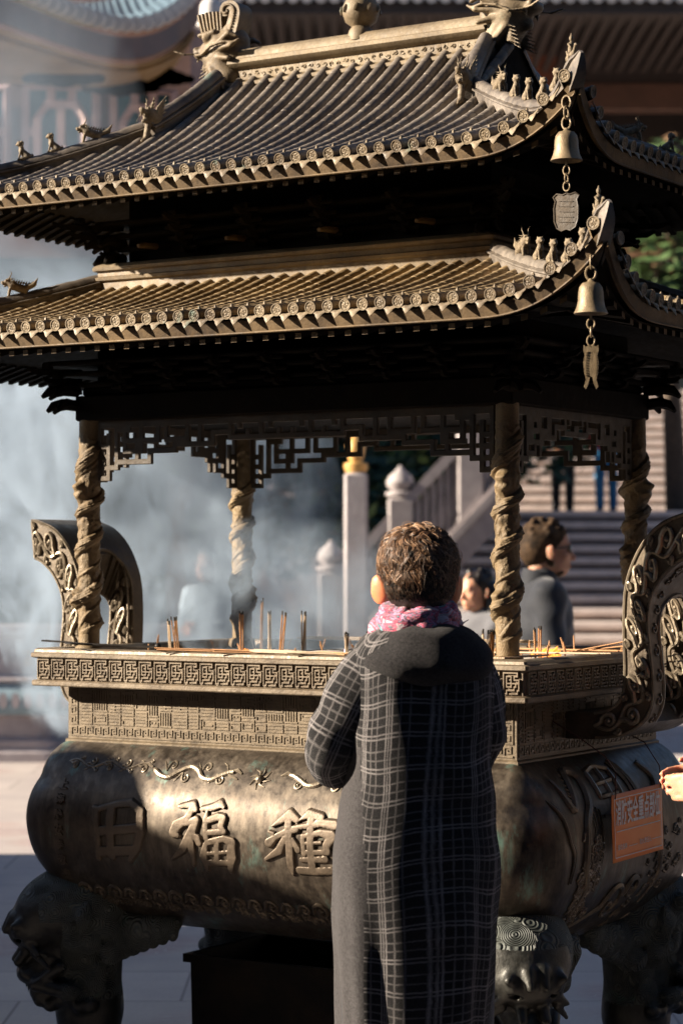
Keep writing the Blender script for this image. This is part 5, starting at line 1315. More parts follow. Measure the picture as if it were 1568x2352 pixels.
for k in range(n):
    s=k*.19;i=int(np.searchsorted(LNR,s));i=min(max(i,1),79);f=(s-LNR[i-1])/max(1e-6,LNR[i]-LNR[i-1]);e=Vector(EV[i-1]).lerp(Vector(EV[i]),f)
    tg=e.lerp(Vector((e.x*.9-.3,1.5,e.z+1.35)),.6)
    mb.tube([e+Vector((0,-.05,.04)),e.lerp(tg,.5)+Vector((0,0,-.04)),tg],.058,6)
    mt=MB();mt.tube([e+Vector((0,-.09,.03)),e+Vector((0,-.02,.04))],.060,8);mt.build('tile_end',M['tileend'],h0)
mb.grid(lambda u,v:tuple(Vector(EV[int(u)]).lerp(Vector((EV[int(u)][0]*.9-.3,1.5,EV[int(u)][2]+1.35)),v*.6)),range(80),[0,.5,1]);mb.build('hall_roof',M['bluetile'],h0)
tag(h0,None)
# ---- main hall, dark under its eaves, up on the terrace
h1=empty('temple_hall',(4.6,38.,-.42),0,'large dark main hall with red columns and brown beams above the stairs','temple hall')
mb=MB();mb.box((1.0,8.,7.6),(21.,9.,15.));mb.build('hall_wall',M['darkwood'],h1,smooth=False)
mb=MB()
for x in (1.05,-1.6,3.9,6.6,-4.4):mb.lathe([(.34,4.86),(.34,5.0),(.27,5.05),(.26,10.6)],20,(x+.35,.6,0))
cz_=mb.v
for i,x in enumerate((1.55,-1.3,4.4)):
    mb2=MB();mb2.lathe([(.36,4.86),(.36,5.0),(.29,5.08),(.27,11.)],24,(x,.2,0));mb2.build('hall_column',M['redwood'],h1)
mb=MB();mb.bbox((.2,.3,9.75),(9.5,.3,.46),.02);mb.bbox((.2,.3,8.75),(9.5,.24,.16),.02);mb.build('beam',M['brownbeam'],h1,smooth=False)
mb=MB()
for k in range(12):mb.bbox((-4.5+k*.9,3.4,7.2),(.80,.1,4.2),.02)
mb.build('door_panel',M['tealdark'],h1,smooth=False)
mb=MB();mb.loft([[(-9.2,-4.6,10.0+u*.0),(-9.2,-4.6,10.18),(-9.2,6,13.2),(-9.2,6,10.9)],[(9,-4.6,10.0),(9,-4.6,10.18),(9,6,13.2),(9,6,10.9)]] if (u:=0)==0 else []);mb.build('hall_eave',M['darkwood'],h1,smooth=False)
mb=MB()
for k in range(90):mb.tube([(-9.1+k*.2,-4.75,10.20),(-9.1+k*.2,-3.,10.75)],.085,7)
mb.build('eave_tiles',M['tileend'],h1)
mb=MB()
for k in range(90):mb.bbox((-9.1+k*.2,-2.5,10.05),(.09,4.,.09),.01)
mb.build('rafters',M['darkwood'],h1,smooth=False)
# ---- bell hung on the far eave
def windbell(loc,s,label,group,mat,rot=0.,pend='plate',linkn=2,scale_chain=1.):
    r=empty('wind_bell',loc,rot,label,'bell',group)
    mb=MB();mb.lathe([(.004,.082),(.007,.078),(.010,.074),(.020,.0715),(.027,.062),(.0295,.050),(.0305,.030),(.0335,.015),(.0385,.004),(.0405,0),(.0385,-.001),(.036,.001),(.030,.012),(.026,.03),(.023,.06),(.002,.068)],36);mb.build('bell_body',mat,r)
    def ringt(c,R0,R1,r0,ax=0,n=18):
        P=[(c[0]+(R0*math.cos(a) if ax==0 else 0),c[1]+(R0*math.cos(a) if ax else 0),c[2]+R1*math.sin(a)) for a in [k*2*math.pi/n for k in range(n+1)]];return P,r0
    mb=MB()
    for k in range(linkn):
        P,r0=ringt((0,0,.095+k*.026),.012,.016,.0028,k%2);mb.tube(P,r0,6)
    mb.build('hanging_ring',mat,r)
    mb=MB();mb.tube([(0,0,.06),(0,0,-.012)],.003,6)
    for k in range(3):
        P,r0=ringt((0,0,-.024-k*.020),.009,.012,.0020,k%2);mb.tube(P,r0,6)
    mb.build('chain',mat,r)
    mb=MB()
    if pend=='fish':
        for sx_ in (-1,1):
            out=[(0,-.08),(.004*sx_,-.074),(.012*sx_,-.078),(.017*sx_,-.074),(.018*sx_,-.086),(.015*sx_,-.098),(.018*sx_,-.115),(.016*sx_,-.140),(.012*sx_,-.155),(.017*sx_,-.172),(.012*sx_,-.178),(.006*sx_,-.165),(.003*sx_,-.150),(.0,-.148)]
            f=[(x,-.0025,z) for x,z in out];b_=[(x,.0025,z) for x,z in out];n=len(out)
            if sx_<0:f,b_=f[::-1],b_[::-1]
            mb.add(f+b_,[tuple(range(n)),tuple(reversed(range(n,2*n)))]+[(k,n+k,n+(k+1)%n,(k+1)%n) for k in range(n)])
            for k in range(10):mb.tube([(sx_*(.006+.007*math.sin(k*.3)),-.0035,-.09-k*.006),(sx_*.012,-.0035,-.093-k*.006)],.0012,4)
    else:
        out=[(0,-.082),(.010,-.086),(.026,-.082),(.036,-.090),(.030,-.100),(.034,-.118),(.033,-.150),(.026,-.168),(.012,-.176),(0,-.172)]
        out=out+[(-x,z) for x,z in out[::-1][1:-1]];n=len(out);f=[(x,-.0025,z) for x,z in out];b_=[(x,.0025,z) for x,z in out]
        mb.add(f+b_,[tuple(range(n)),tuple(reversed(range(n,2*n)))]+[(k,n+k,n+(k+1)%n,(k+1)%n) for k in range(n)])
        mb.tube([(x,-.003,z) for x,z in out]+[(out[0][0],-.003,out[0][1])],.0022,5)
        for k in range(5):mb.tube([(-.02,-.0035,-.10-k*.013),(.02,-.0035,-.104-k*.013)],.0014,4)
    mb.build('pendant',mat,r);r.scale=(s,)*3;return r
a=pw(485,63,16.5);windbell((a.x,a.y,a.z),2.7,'pale bell hanging from the far eave above the left ridge dragon','bells hanging from the eaves',M['tileend'],0,'fish',3)
# ---- stairs, landing, terrace
st=empty('stone_stairs',(3.6,26.2,0),0,'wide stone stairs rising in two flights to the main hall','stairs')
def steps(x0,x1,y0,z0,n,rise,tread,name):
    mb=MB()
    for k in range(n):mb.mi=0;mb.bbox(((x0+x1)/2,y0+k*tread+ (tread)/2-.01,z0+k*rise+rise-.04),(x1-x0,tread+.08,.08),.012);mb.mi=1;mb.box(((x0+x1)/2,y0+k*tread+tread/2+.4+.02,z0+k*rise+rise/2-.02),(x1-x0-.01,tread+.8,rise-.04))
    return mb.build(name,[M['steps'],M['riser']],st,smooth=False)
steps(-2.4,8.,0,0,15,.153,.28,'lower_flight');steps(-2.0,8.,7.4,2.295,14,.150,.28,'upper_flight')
mb=MB();mb.box((3.,5.9,1.145),(10.,3.4,2.293));mb.build('landing',M['steps'],st,smooth=False)
mb=MB();mb.box((0,14.4,2.20),(22.,6.,4.39));mb.build('terrace',M['stone'],st,smooth=False)
# side ramp with balustrade in front of the stairs, rising to the right
bl=empty('stone_balustrade',(0,24.9,0),0,'pale carved stone balustrade with a lotus newel climbing beside the stairs','balustrade')
def wp(px,y,Z=24.9):v=pw(px,y,Z);return Vector((v.x,0,v.z))
A_,B_=wp(760,1490),wp(1170,1050)
dirv=(B_-A_)
def along(t,dz=0,dy=0):v=A_+dirv*t;return (v.x,dy,v.z+dz)
mb=MB();mb.loft([[along(-.5,-.62,y),along(1.,-.62,y),along(1.,-.1,y),along(-.5,-.1,y)] for y in (0.,.32)]);mb.build('stringer_wall',M['stone2'],bl,smooth=False)
mb=MB();mb.loft([[along(t,-.27,y)[:3] for y in (-.06,.40)]+[along(t,-.16,y) for y in (.40,-.06)] for t in (-.5,1.)]);mb.loft([[along(t,.62,y)[:3] for y in (.03,.27)]+[along(t,.78,y) for y in (.27,.03)] for t in (-.5,1.)]);mb.build('handrail',M['stone2'],bl,smooth=False)
for t in (-.4,.0,.39,.78):
    x,y,z=along(t);mb=MB();mb.bbox((x,.15,z+.22),(.27,.27,1.20),.02);mb.lathe([(.10,.82),(.16,.85),(.16,.88),(.09,.90),(.14,.94),(.155,.99),(.12,1.06),(.06,1.11),(.03,1.15),(.001,1.18)],16,(x,.15,z));mb.build('newel',M['stone2'],bl,ang=35)
mb=MB()
for k in range(34):
    t=-.46+k*.043;x,y,z=along(t);mb.lathe([(.03,-.16),(.045,-.10),(.03,.0),(.05,.12),(.03,.3),(.04,.5),(.03,.62)],8,(x,.15,z))
mb.build('baluster',M['stone2'],bl)
# white stone post seen through the burner
ps=empty('stone_post',(pw(817,1288,16.5).x,16.5,0),0,'slim pale stone lamp post behind the burner, seen through the open pavilion','post')
mb=MB();mb.bbox((0,0,.15),(.34,.34,.3),.02);mb.bbox((0,0,1.45),(.18,.18,2.35),.02);mb.build('post_shaft',M['stone2'],ps,ang=30)
mb=MB();mb.lathe([(.07,2.62),(.09,2.66),(.09,2.70),(.05,2.72),(.07,2.80),(.075,2.86),(.035,2.92),(.001,2.95)],16);mb.build('post_cap',M['gold'],ps)
mb=MB();mb.box((-8,0,0),(.1,.1,.1))
ps.scale=(.95,.95,.865)
# ---- trees
def leafmat(name,c,c2):
    m,nt,b=newmat(name);t=NT(nt);co=t.coord();t.l(t.ramp(t.noise(co,2.2,4),[(.35,c),(.65,c2)]),b.inputs['Base Color']);b.inputs['Roughness'].default_value=.55;b.inputs['Specular IOR Level'].default_value=.3;return m
M['leafd']=leafmat('dark_foliage',(.012,.035,.028),(.03,.07,.05));M['leafg']=leafmat('green_foliage',(.03,.07,.02),(.09,.14,.05));M['leafr']=leafmat('russet_foliage',(.10,.05,.03),(.16,.10,.05));M['bark']=simple('bark',(.07,.05,.035),.9,0,15,.3,.6)
def tree(x,y,h,rw,rh,label,m1,m2,n,seed,ls=.12,zc=None):
    r=empty('tree',(x,y,0),0,label,'tree','courtyard trees');rd=random.Random(seed);zc=zc or h-rh*.8
    mb=MB();mb.tube([(0,0,0),(.05,.02,h*.3),(-.05,.05,h*.6),(.02,0,h*.9)],[.22,.17,.11,.03],10);lobes=[]
    for k in range(16):
        a=rd.uniform(0,6.28);e=rd.uniform(-.9,1);rr_=rd.uniform(.35,.95);c=Vector((rw*rr_*math.cos(a)*math.sqrt(max(.1,1-e*e)),rw*.8*rr_*math.sin(a),zc+rh*.8*e*rr_));lobes.append((c,rd.uniform(.3,.5)*rw))
        s=Vector((0,0,max(h*.2,c.z-rd.uniform(.5,1.5))));mb.tube([s,s.lerp(c,.5)+Vector((0,0,.12)),c],[.07,.045,.015],6)
    mb.build('trunk',M['bark'],r);mb=MB()
    for k in range(n):
        c,s=rd.choice(lobes);v=Vector((rd.gauss(0,1),rd.gauss(0,1),rd.gauss(0,.8)));v=v.normalized()*s*rd.random()**.4;p=c+v;a=Vector((rd.gauss(0,1),rd.gauss(0,1),rd.gauss(0,.5))).normalized();b=a.orthogonal().normalized();L=ls*rd.uniform(.6,1.3)
        mb.mi=0 if rd.random()<.72 else 1
        mb.add([p-a*L,p+b*L*.45,p+a*L,p-b*L*.45],[(0,1,2,3)])
    mb.build('crown',[m1,m2],r,smooth=False)
tree(.75,30.2,5.6,2.1,2.2,'dense dark green tree behind the stone post',M['leafd'],M['leafg'],9000,1,.13,3.2)
tree(-1.3,29.,5.4,1.9,2.2,'dark green tree half hidden by the smoke behind the burner',M['leafd'],M['leafr'],8000,2,.13,3.)
tree(4.45,31.,7.6,1.4,1.3,'leafy green and russet tree in front of the main hall on the right',M['leafg'],M['leafr'],5500,3,.12,5.75)
# unseen light blockers added: wall and pier for the shadows, halls against fill
sw=empty('screen_wall',(-4.2,7.84,0),0,'plastered screen wall with a capped pier standing to the left of the burner','wall')  # added out of view, sized to drop shadow on basin and paving
mb=MB();mb.bbox((0,0,1.035),(.3,4.9,2.07),.02);mb.bbox((0,3.75,.55),(.3,2.6,1.1),.02);mb.build('wall_body',M['plaster'],sw,smooth=False);mb=MB();mb.bbox((0,0,2.13),(.44,5.0,.12),.03);mb.bbox((0,3.77,1.14),(.44,2.7,.1),.03);mb.build('coping',M['bluetile'],sw,smooth=False)
mb=MB();mb.bbox((0,-1.57,1.10),(.36,.28,2.20),.03);mb.lathe([(.16,2.20),(.17,2.24),(.15,2.27),(.16,2.31),(.10,2.37),(.001,2.40)],16,(0,-1.57,0));mb.build('pier',M['stone'],sw,ang=35)  # added pier shapes the upright shadow edge on the basin
gh=empty('gate_hall',(0,-11,0),0,'dark timber gate hall on the near side of the courtyard','gate hall')  # added behind the camera to hold back frontal fill
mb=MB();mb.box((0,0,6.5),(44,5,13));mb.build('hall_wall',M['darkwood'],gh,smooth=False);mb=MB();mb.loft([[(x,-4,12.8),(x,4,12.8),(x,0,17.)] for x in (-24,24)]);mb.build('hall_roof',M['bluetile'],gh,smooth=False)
wh=empty('west_hall',(-6.2,-7.1,0),0,'tall timber hall on the left of the near courtyard, throwing shade over the paving','side hall')  # added out of view so the near ground bounces less light
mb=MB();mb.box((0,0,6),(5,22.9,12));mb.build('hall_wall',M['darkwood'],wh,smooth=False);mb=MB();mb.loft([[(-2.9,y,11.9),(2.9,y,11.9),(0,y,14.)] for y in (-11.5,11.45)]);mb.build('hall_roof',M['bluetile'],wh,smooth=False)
eh=empty('east_hall',(20.5,6,0),0,'dark timber side hall far on the right of the courtyard','side hall')  # added out of view to lower the fill from the right
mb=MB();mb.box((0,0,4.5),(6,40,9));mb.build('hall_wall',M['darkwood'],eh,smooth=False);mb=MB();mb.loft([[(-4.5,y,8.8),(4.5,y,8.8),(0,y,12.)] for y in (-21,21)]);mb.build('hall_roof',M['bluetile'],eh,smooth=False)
# =================================================================== THINGS ON AND AROUND THE BURNER
v=pw(1300,369,5.42);ub=windbell(v,.94,'bronze bell under the upturned corner of the upper roof','bells hanging from the eaves',M['bellm'],-AA,'plate',3)
for c_ in ub.children:
    if c_.name.startswith('pendant'):c_.data.materials[0]=M['lattice']  # darker bronze on this pendant stands in for shade from the roof
v=pw(1356,720,5.15);windbell(v,.95,'bronze bell under the upturned corner of the lower roof with a fish shaped pendant','bells hanging from the eaves',M['bellm'],-AA*.3,'fish',3)
# safety notice
def plate_mat():
    m,nt,b=newmat('orange_plate');t=NT(nt);co=t.coord();n=t.noise(co,9.,4)
    t.l(t.ramp(n,[(.3,(.95,.25,.06)),(.7,(1.,.38,.13))]),b.inputs['Base Color']);b.inputs['Roughness'].default_value=.45;return m
M['orange']=plate_mat();M['white']=M['white'];M['wht']=simple('notice_white',(.80,.72,.66),.5,0,20,.05);M['wire']=simple('dark_red_wire',(.06,.015,.01),.5,0,40,.2)
sg=empty('safety_notice',BW(.893,-.075,.853),-AA+R(86),'orange notice plate with white writing hung by wires on the right end of the burner','notice')
W_,H_=.255,.174
Y0=0.0
mb=MB()
def bend(x,z):return -.004*math.sin(x*9)-.002*math.cos(z*20)
mb.grid(lambda u,v:(u,bend(u,v),v+ .048*(u)),np.linspace(-W_/2,W_/2,14),np.linspace(0,H_,10));o=mb.build('plate',M['orange'],sg);o.modifiers.new('s','SOLIDIFY').thickness=.0015
pl=lambda x,y,h=0.:(x,bend(x,y)-.0022-h,y+.048*x)
mb=MB()
for a,b in (((-.118,.012),(.118,.012)),((.118,.012),(.118,.162)),((.118,.162),(-.118,.162)),((-.118,.162),(-.118,.012)),((-.110,.078),(.110,.078))):
    n=10;w=.0012;P0=[(a[0]+(b[0]-a[0])*k/n,a[1]+(b[1]-a[1])*k/n) for k in range(n+1)]
    hz=abs(a[0]-b[0])>.01;mb.add([pl(x+(0 if hz else s*w),y+(s*w if hz else 0)) for x,y in P0 for s in (-1,1)],[(2*k,2*k+2,2*k+3,2*k+1) for k in range(n)])
for x0,x1,y in ((-.052,-.008,.034),(.066,.112,.036)):mb.add([pl(x,y+s) for x in (x0,x1) for s in (-.0008,.0008)],[(0,2,3,1)])
mb.build('border_line',M['wht'],o,smooth=False)
text_mesh('消防安全重点部位',.0295,'notice_text',M['wht'],lambda a,b,c:pl(a*.95,.120+b*2.3,.0004+c),o,thick=.0003,off=.0006)
text_mesh('部位名称:',.0125,'notice_text',M['wht'],lambda a,b,c:pl(-.082+a*.92,.036+b*1.25,.0004+c),o,thick=.0002)
text_mesh('防火责任人:',.0125,'notice_text',M['wht'],lambda a,b,c:pl(.032+a*.92,.037+b*1.25,.0004+c),o,thick=.0002)
mb=MB();mb.tube([(-.121,-.001,.158),(-.123,-.004,.172),(-.135,-.01,.23),(-.16,.006,.27),(-.165,.07,.31),(-.165,.17,.36)],.0017,5);mb.tube([(.119,-.001,.168),(.12,-.004,.185),(.105,-.006,.23),(.09,.03,.29),(.088,.13,.33),(.085,.16,.37)],.0017,5);mb.build('hanging_wire',M['wire'],sg)
# bin for ash below
bn=empty('ash_bin',BW(-.03,.06,0),-AA,'low dark rectangular metal ash bin standing on the paving below the burner','bin')
mb=MB();a_,b_,t_=.47,.20,.008;zt=.505
mb.loft([RC(a_-.012,b_-.012,.0),RC(a_-.004,b_-.004,zt-.02),RC(a_-.004,b_-.004,zt),RC(a_-.004-t_,b_-.004-t_,zt),RC(a_-.012-t_,b_-.012-t_,.02)]);mb.build('bin_body',M['boxm'],bn,smooth=False)
mb=MB();mb.loft([RC(a_-.0,b_-.0,zt-.022),RC(a_+.012,b_+.012,zt-.022),RC(a_+.012,b_+.012,zt+.002),RC(a_-.006,b_-.006,zt+.002),RC(a_-.006,b_-.006,zt-.022)],cap=False);mb.build('bin_lip',M['boxm'],bn,smooth=False)
# incense
M['stick']=simple('incense_stick',(.42,.22,.10),.8,0,80,.25);M['stickp']=simple('pale_incense_stick',(.60,.46,.32),.8,0,80,.2);M['charred']=simple('charred_tip',(.05,.045,.04),.9,0,80,.3);M['paper']=simple('purple_wrapper',(.5,.35,.5),.7,0,60,.3)
def flamemat():
    m,nt,b=newmat('flame');b.inputs['Base Color'].default_value=(1,.25,.03,1);b.inputs['Emission Color'].default_value=(1,.32,.05,1);b.inputs['Emission Strength'].default_value=.55;return m
M['flame']=flamemat()
SH=0
def bundle(p,q,z,L,lean,n,label,mat='stick',group='incense sticks standing in the ash',thick=.0020,char=True,name='incense_sticks',wrap=False):
    r=empty(name,BW(p,q,z),-AA,label,'incense',group);rd=random.Random(int((p+3)*1000+q*100));mb=MB();mc=MB()
    d=Vector(lean).normalized()
    for k in range(n):
        o=Vector((rd.uniform(-1,1),rd.uniform(-1,1),0))*.0028*math.sqrt(n);e=o+d*(L*rd.uniform(.93,1.))+Vector((rd.uniform(-1,1),rd.uniform(-1,1),0))*.006
        mb.tube([o,e],thick*rd.uniform(.85,1.2),5)
        if char:mc.tube([e-d*.004,e+d*.007],thick*1.08,5)
    mb.build('sticks',M[mat],r)
    if char:mc.build('burning_tip',M['charred'],r)
    if wrap:
        mw=MB();mw.tube([d*L*.15,d*L*.5],[.0065,.006],8);mw.build('paper_wrap',M['paper'],r)
    return r
aw=lambda px,py,q:onq(px,py,q)
for px,q,top,dx,n,lab,mt in ((388,-.33,1425,-.05,3,'pair of leaning incense sticks nearest the left dragon column','stickp'),(402,-.30,1418,-.10,4,'dark tipped incense bundle leaning left beside the pale pair','stick'),(401,-.18,1442,0.,1,'single short incense stick upright behind the leaning bundle','stick'),
    (553,-.10,1408,-.04,3,'incense bundle with a small flame at its foot near the rear column','stick'),(600,.10,1377,.02,3,'tallest thin incense sticks standing just right of the rear column','stick'),(616,.02,1405,-.02,4,'pale topped incense bundle right of the tallest sticks','stickp'),
    (650,-.14,1405,.08,4,'dark tipped incense bundle leaning slightly right in the middle of the tray','stick'),(695,.0,1405,.0,5,'thick pale incense bundle upright in the middle of the tray','stickp'),(795,-.40,1455,.0,5,'short incense bundle wrapped in purple paper at the tray edge left of the person','stickp'),(846,-.25,1452,-.02,4,'incense bundle half hidden by the shoulder of the worshipper','stickp'),
    (1112,-.42,1450,-.0,6,'thick upright incense bundle against the front right column','stickp'),(1128,-.40,1448,.02,5,'incense bundle squeezed between the thick bundle and the front right column','stick'),(1093,-.30,1455,-.25,3,'dark incense sticks leaning left beside the worshipper','charred'),
    (1227,-.12,1446,-.05,3,'incense sticks leaning left to the right of the front column','stick'),(1238,-.06,1440,.0,3,'straight incense sticks just right of the leaning pair','stick')):
    p,zt_=onq(px,top,q);L=zt_-1.335
    bundle(p-dx*L*1.1,q,1.335,L*1.02,(dx*1.2,0,1),n,lab,mt,wrap=(px==795))
rd=random.Random(12)
lay=[(430,-.480,.17,'stick',7,.30,'flat bundle of orange incense lying on the left end of the tray rim'),(560,-.478,.17,'stick',9,.20,'flat bundle of orange incense lying on the rim in front of the rear column'),(640,-.470,.15,'stickp',9,.12,'flat pale incense bundle on the rim below the middle sticks'),(735,-.482,.16,'stickp',5,.26,'thin pale sticks lying on the rim near the wrapped bundle'),(765,-.46,.09,'stick',8,-.15,'short rolled incense bundle on the rim just left of the wrapped bundle')]
for px,q,L,mt,n,tw,lab in lay:
    p,_=onq(px,1490,q);r=empty('incense_bundle',BW(p,q,1.362),-AA+tw,lab,'incense','incense lying on the tray rim');mb=MB()
    for k in range(n):
        y=(k-n/2)*.0042+rd.uniform(-.002,.002);z=.002+.0035*(k%2);mb.tube([(-L/2+rd.uniform(-.01,.01),y,z+rd.uniform(0,.004)),(L/2+rd.uniform(-.015,.015),y+rd.uniform(-.006,.006),z)],.0020,5)
    mb.build('sticks',M[mt],r)
for (p,q,a,L,n,mt,lab) in ((.66,-.12,.15,.30,9,'stickp','long pale incense sticks lying beside the fire on the right of the tray'),(.60,.10,-.05,.32,7,'stick','brown incense sticks lying behind the fire on the right of the tray'),(.70,-.36,1.45,.20,7,'stickp','pale incense bundle lying along the right end of the rim')):
    r=empty('incense_bundle',BW(p,q,1.362),-AA+a,lab,'incense','incense lying on the tray rim');mb=MB()
    for k in range(n):mb.tube([(-L/2,(k-n/2)*.005,.003),(L/2+rd.uniform(-.02,.02),(k-n/2)*.005+rd.uniform(-.006,.006),.004)],.0021,5)
    mb.build('sticks',M[mt],r)
r=empty('incense_sticks',BW(.74,.0,1.36),-AA,'two long thin incense sticks leaning up against the right handle','incense','incense sticks standing in the ash');mb=MB();mb.tube([(-.10,0,0),(.145,.01,.048)],.002,5);mb.tube([(-.12,.02,0),(.14,.0,.030)],.002,5);mb.build('sticks',M['stick'],r)
mb=MB()
for k in range(3):
    mb.tube([(0,0,-.004),(.0015*(k-1),.001*k,.026+.004*k)],[.0022,.0019],5)
sb=mb.build('incense_stub',M['stick']);first=True
for k in range(44):
    o_=sb if first else sb.copy()
    if not first:COL.objects.link(o_)
    first=False
    o_.location=BW(rd.uniform(-.62,.70),rd.uniform(-.32,.38),1.338+rd.uniform(0,.006));o_.rotation_euler=(rd.uniform(-.5,.5),rd.uniform(-.5,.5),rd.uniform(0,6));o_.scale=(1,1,rd.uniform(.7,1.7))
    tag(o_,'short burnt incense stub poking out of the ash bed','incense','burnt incense stubs in the ash')
# rail bars inside the tray carrying the far bundles
for (p,q,L,lab) in ((-.28,.36,.30,'incense bundle lying along the far side of the tray on the left'),(.18,.38,.34,'incense bundle lying along the far side of the tray behind the worshipper')):
    r=empty('incense_bundle',BW(p,q,1.37),-AA,lab,'incense','incense lying on the tray rim');mb=MB()
    for k in range(9):mb.tube([(-L/2+rd.uniform(-.02,.02),(k-4)*.004,rd.uniform(0,.008)),(L/2+rd.uniform(-.02,.02),(k-4)*.004,rd.uniform(0,.008))],.0024,5)
    mb.build('sticks',M['stickp'],r)
# iron tongs
tg=empty('iron_tongs',BW(-.58,-.478,1.366),-AA+.08,'old iron tongs with a looped handle lying on the left corner of the tray rim','tongs')
M['iron']=simple('black_iron',(.03,.026,.023),.45,.6,60,.3)
mb=MB();mb.tube([(.20,.0,.004),(.0,.01,.006),(-.05,-.015,.010),(-.075,-.035,.012),(-.05,-.045,.012),(-.01,-.03,.010),(.0,-.012,.008)],.0026,6);mb.tube([(.20,.012,.006),(-.02,-.005,.010),(-.12,.012,.014),(-.19,.015,.016),(-.185,.03,.016),(-.10,.03,.012),(-.02,.01,.008)],.0026,6)
mb.lathe([(.001,-.009),(.008,-.005),(.010,0),(.008,.005),(.001,.009)],10,(.205,.006,.008));mb.build('tong_arm',M['iron'],tg)
# flames
def flame(p,q,z,s,lab):
    r=empty('flame',BW(p,q,z),-AA,lab,'flame','small flames in the ash')
    P=[]
    rd=random.Random(int(s*1e4))
    for k in range(6):
        x=(k-2.5)*.016*s;h=s*(.008+.014*rd.random());P.append(cap((x,rd.uniform(-.01,.01),.0),(x+rd.uniform(-.006,.012),0,h),.009*s,.0015,.006))
    sobj('flame_tongue',P,.0022,M['flame'],r)
flame(.60,-.02,1.358,1.0,'orange flames licking over the sticks right of the front column');p,z=onq(562,1478,-.12);flame(p,-.12,1.348,.45,'tiny flame at the foot of the incense near the rear column')
# =================================================================== SMOKE
def smokemat(name,dens,scale,thr,seed,grad):
    m=bpy.data.materials.new(name);m.use_nodes=True;nt=m.node_tree;nt.nodes.clear();t=NT(nt)
    out=t.n('ShaderNodeOutputMaterial');v=t.n('ShaderNodeVolumePrincipled');t.l(v.outputs[0],out.inputs['Volume'])
    v.inputs['Color'].default_value=(.64,.80,1.,1);v.inputs['Anisotropy'].default_value=.15
    tc=t.n('ShaderNodeTexCoord');mp=t.n('ShaderNodeMapping');t.l(tc.outputs['Object'],mp.inputs[0]);mp.inputs['Location'].default_value=(seed,seed*1.7,0);mp.inputs['Scale'].default_value=scale
    n=t.n('ShaderNodeTexNoise');n.inputs['Scale'].default_value=1.;n.inputs['Detail'].default_value=4.5;n.inputs['Roughness'].default_value=.58;n.inputs['Distortion'].default_value=.9;t.l(mp.outputs[0],n.inputs['Vector'])
    d=t.ramp(n.outputs['Fac'],[(thr,(0,0,0)),(min(.99,thr+.24),(1,1,1))])
    # soft falloff to the edges of the unit box
    s=t.n('ShaderNodeSeparateXYZ');t.l(tc.outputs['Generated'],s.inputs[0]);f=None
    for k,(a,b,c,e) in enumerate(grad):
        g=t.ramp(s.outputs[k],[(0,(a,)*3),(.2,(b,)*3),(.75,(c,)*3),(1.,(e,)*3)])
        f=g if f is None else t.math('MULTIPLY',f,g)
    t.l(t.math('MULTIPLY',t.math('MULTIPLY',d,f),dens),v.inputs['Density']);return m
def smokebox(name,c,dim,mat,label,shear=(0,0)):
    mb=MB();r=[]
    for k in range(7):
        z=-dim[2]/2+dim[2]*k/6;s=.8+.2*math.sin(math.pi*k/6);r.append([(x*dim[0]/2*s+shear[0]*k/6,y*dim[1]/2*s+shear[1]*k/6,z) for x,y in [(math.cos(a),math.sin(a)) for a in [q*2*math.pi/16 for q in range(16)]]])
    mb.loft(r);o=mb.build(name,mat);o.location=c;return tag(o,label,None,None,'stuff')
smokebox('smoke',(-.52,8.0,1.85),(1.35,1.3,1.75),smokemat('smoke_plume',17.,(4.4,4.4,3.0),.49,3.1,((0,1,.9,0),(0,1,1,0),(.6,1,.8,.0))),'pale wisps of incense smoke drifting up behind the pavilion columns',(-.25,.2))
v=BW(-.28,.16,1.52)
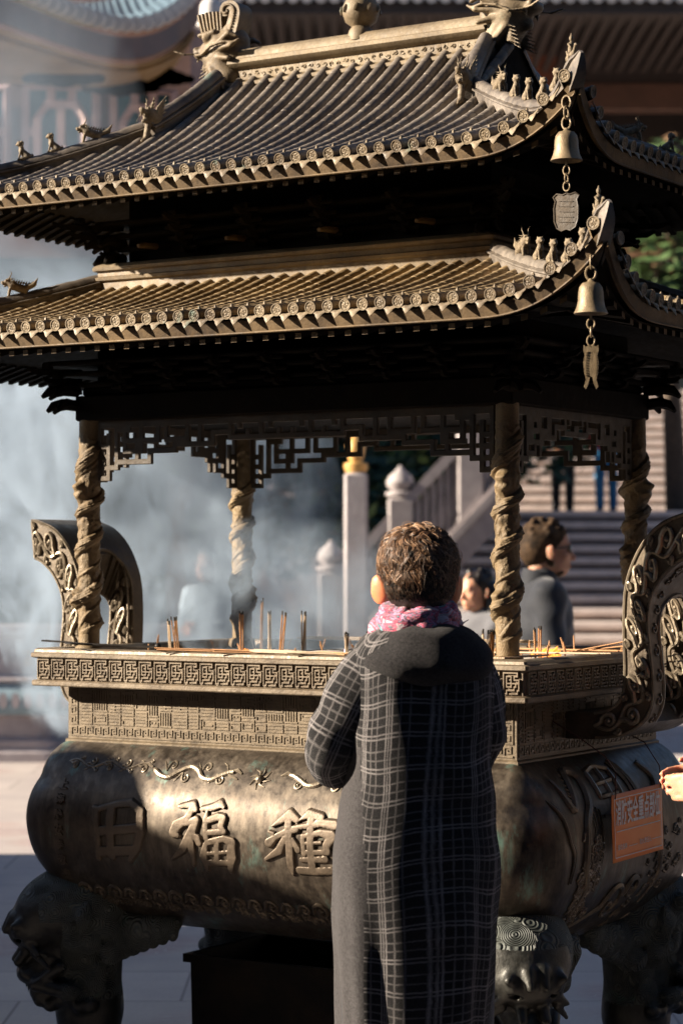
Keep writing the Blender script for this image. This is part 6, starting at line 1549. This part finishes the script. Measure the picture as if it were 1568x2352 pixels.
smokebox('smoke',v,(.85,.55,.44),smokemat('smoke_low',8.,(5.,5.,4.),.45,9.3,((0,1,.8,0),(0,1,1,0),(1,1,.5,.0))),'thin incense smoke curling low over the ash inside the burner',(-.1,.08))
smokebox('smoke',(-2.05,9.4,2.75),(3.2,3.2,3.9),smokemat('smoke_drift',.50,(1.7,1.7,1.1),.40,7.7,((.2,1,1,0),(0,1,1,0),(0,.9,.8,.0))),'broad bluish smoke drifting away behind the burner on the left',(-.4,.5))
# =================================================================== CAMERA AND LIGHT
cam=bpy.data.cameras.new('camera');co_=bpy.data.objects.new('camera',cam);COL.objects.link(co_)
cam.sensor_fit='VERTICAL';cam.sensor_height=36.;cam.sensor_width=24.;cam.lens=F_/2352*36
co_.location=(0,0,CAMZ);co_.rotation_euler=(math.pi/2+PT,0,0);cam.clip_end=500;cam.clip_start=.05
cam.dof.use_dof=True;cam.dof.focus_distance=5.75;cam.dof.aperture_fstop=4.2
sc.camera=co_
EL,AZ=R(20.),None
sd=Vector((-.9986,-.052,0)).normalized()*math.cos(EL);sd.z=math.sin(EL)
su=bpy.data.lights.new('sun','SUN');so=bpy.data.objects.new('sun',su);COL.objects.link(so);su.energy=5.;su.angle=R(.53);su.color=(1.,.86,.69)
so.rotation_euler=sd.to_track_quat('Z','Y').to_euler()
w=bpy.data.worlds.new('World');sc.world=w;w.use_nodes=True;nt=w.node_tree
bg=nt.nodes['Background'];sky=nt.nodes.new('ShaderNodeTexSky');sky.sky_type='NISHITA';sky.sun_disc=False;sky.sun_elevation=EL;sky.sun_rotation=math.atan2(sd.x,sd.y)
nt.links.new(sky.outputs[0],bg.inputs[0]);sky.air_density=.7;sky.dust_density=.4;sky.ozone_density=1.5;bg.inputs[1].default_value=.05
vs_=sc.view_settings;vs_.view_transform='Standard';vs_.look='None';vs_.gamma=1;vs_.exposure=1.65;vs_.use_curve_mapping=False
cy=sc.cycles;cy.use_denoising=True;cy.max_bounces=6;cy.diffuse_bounces=2;cy.glossy_bounces=3;cy.transmission_bounces=3;cy.volume_bounces=0;cy.transparent_max_bounces=8;cy.caustics_reflective=False;cy.caustics_refractive=False;cy.sample_clamp_indirect=4.
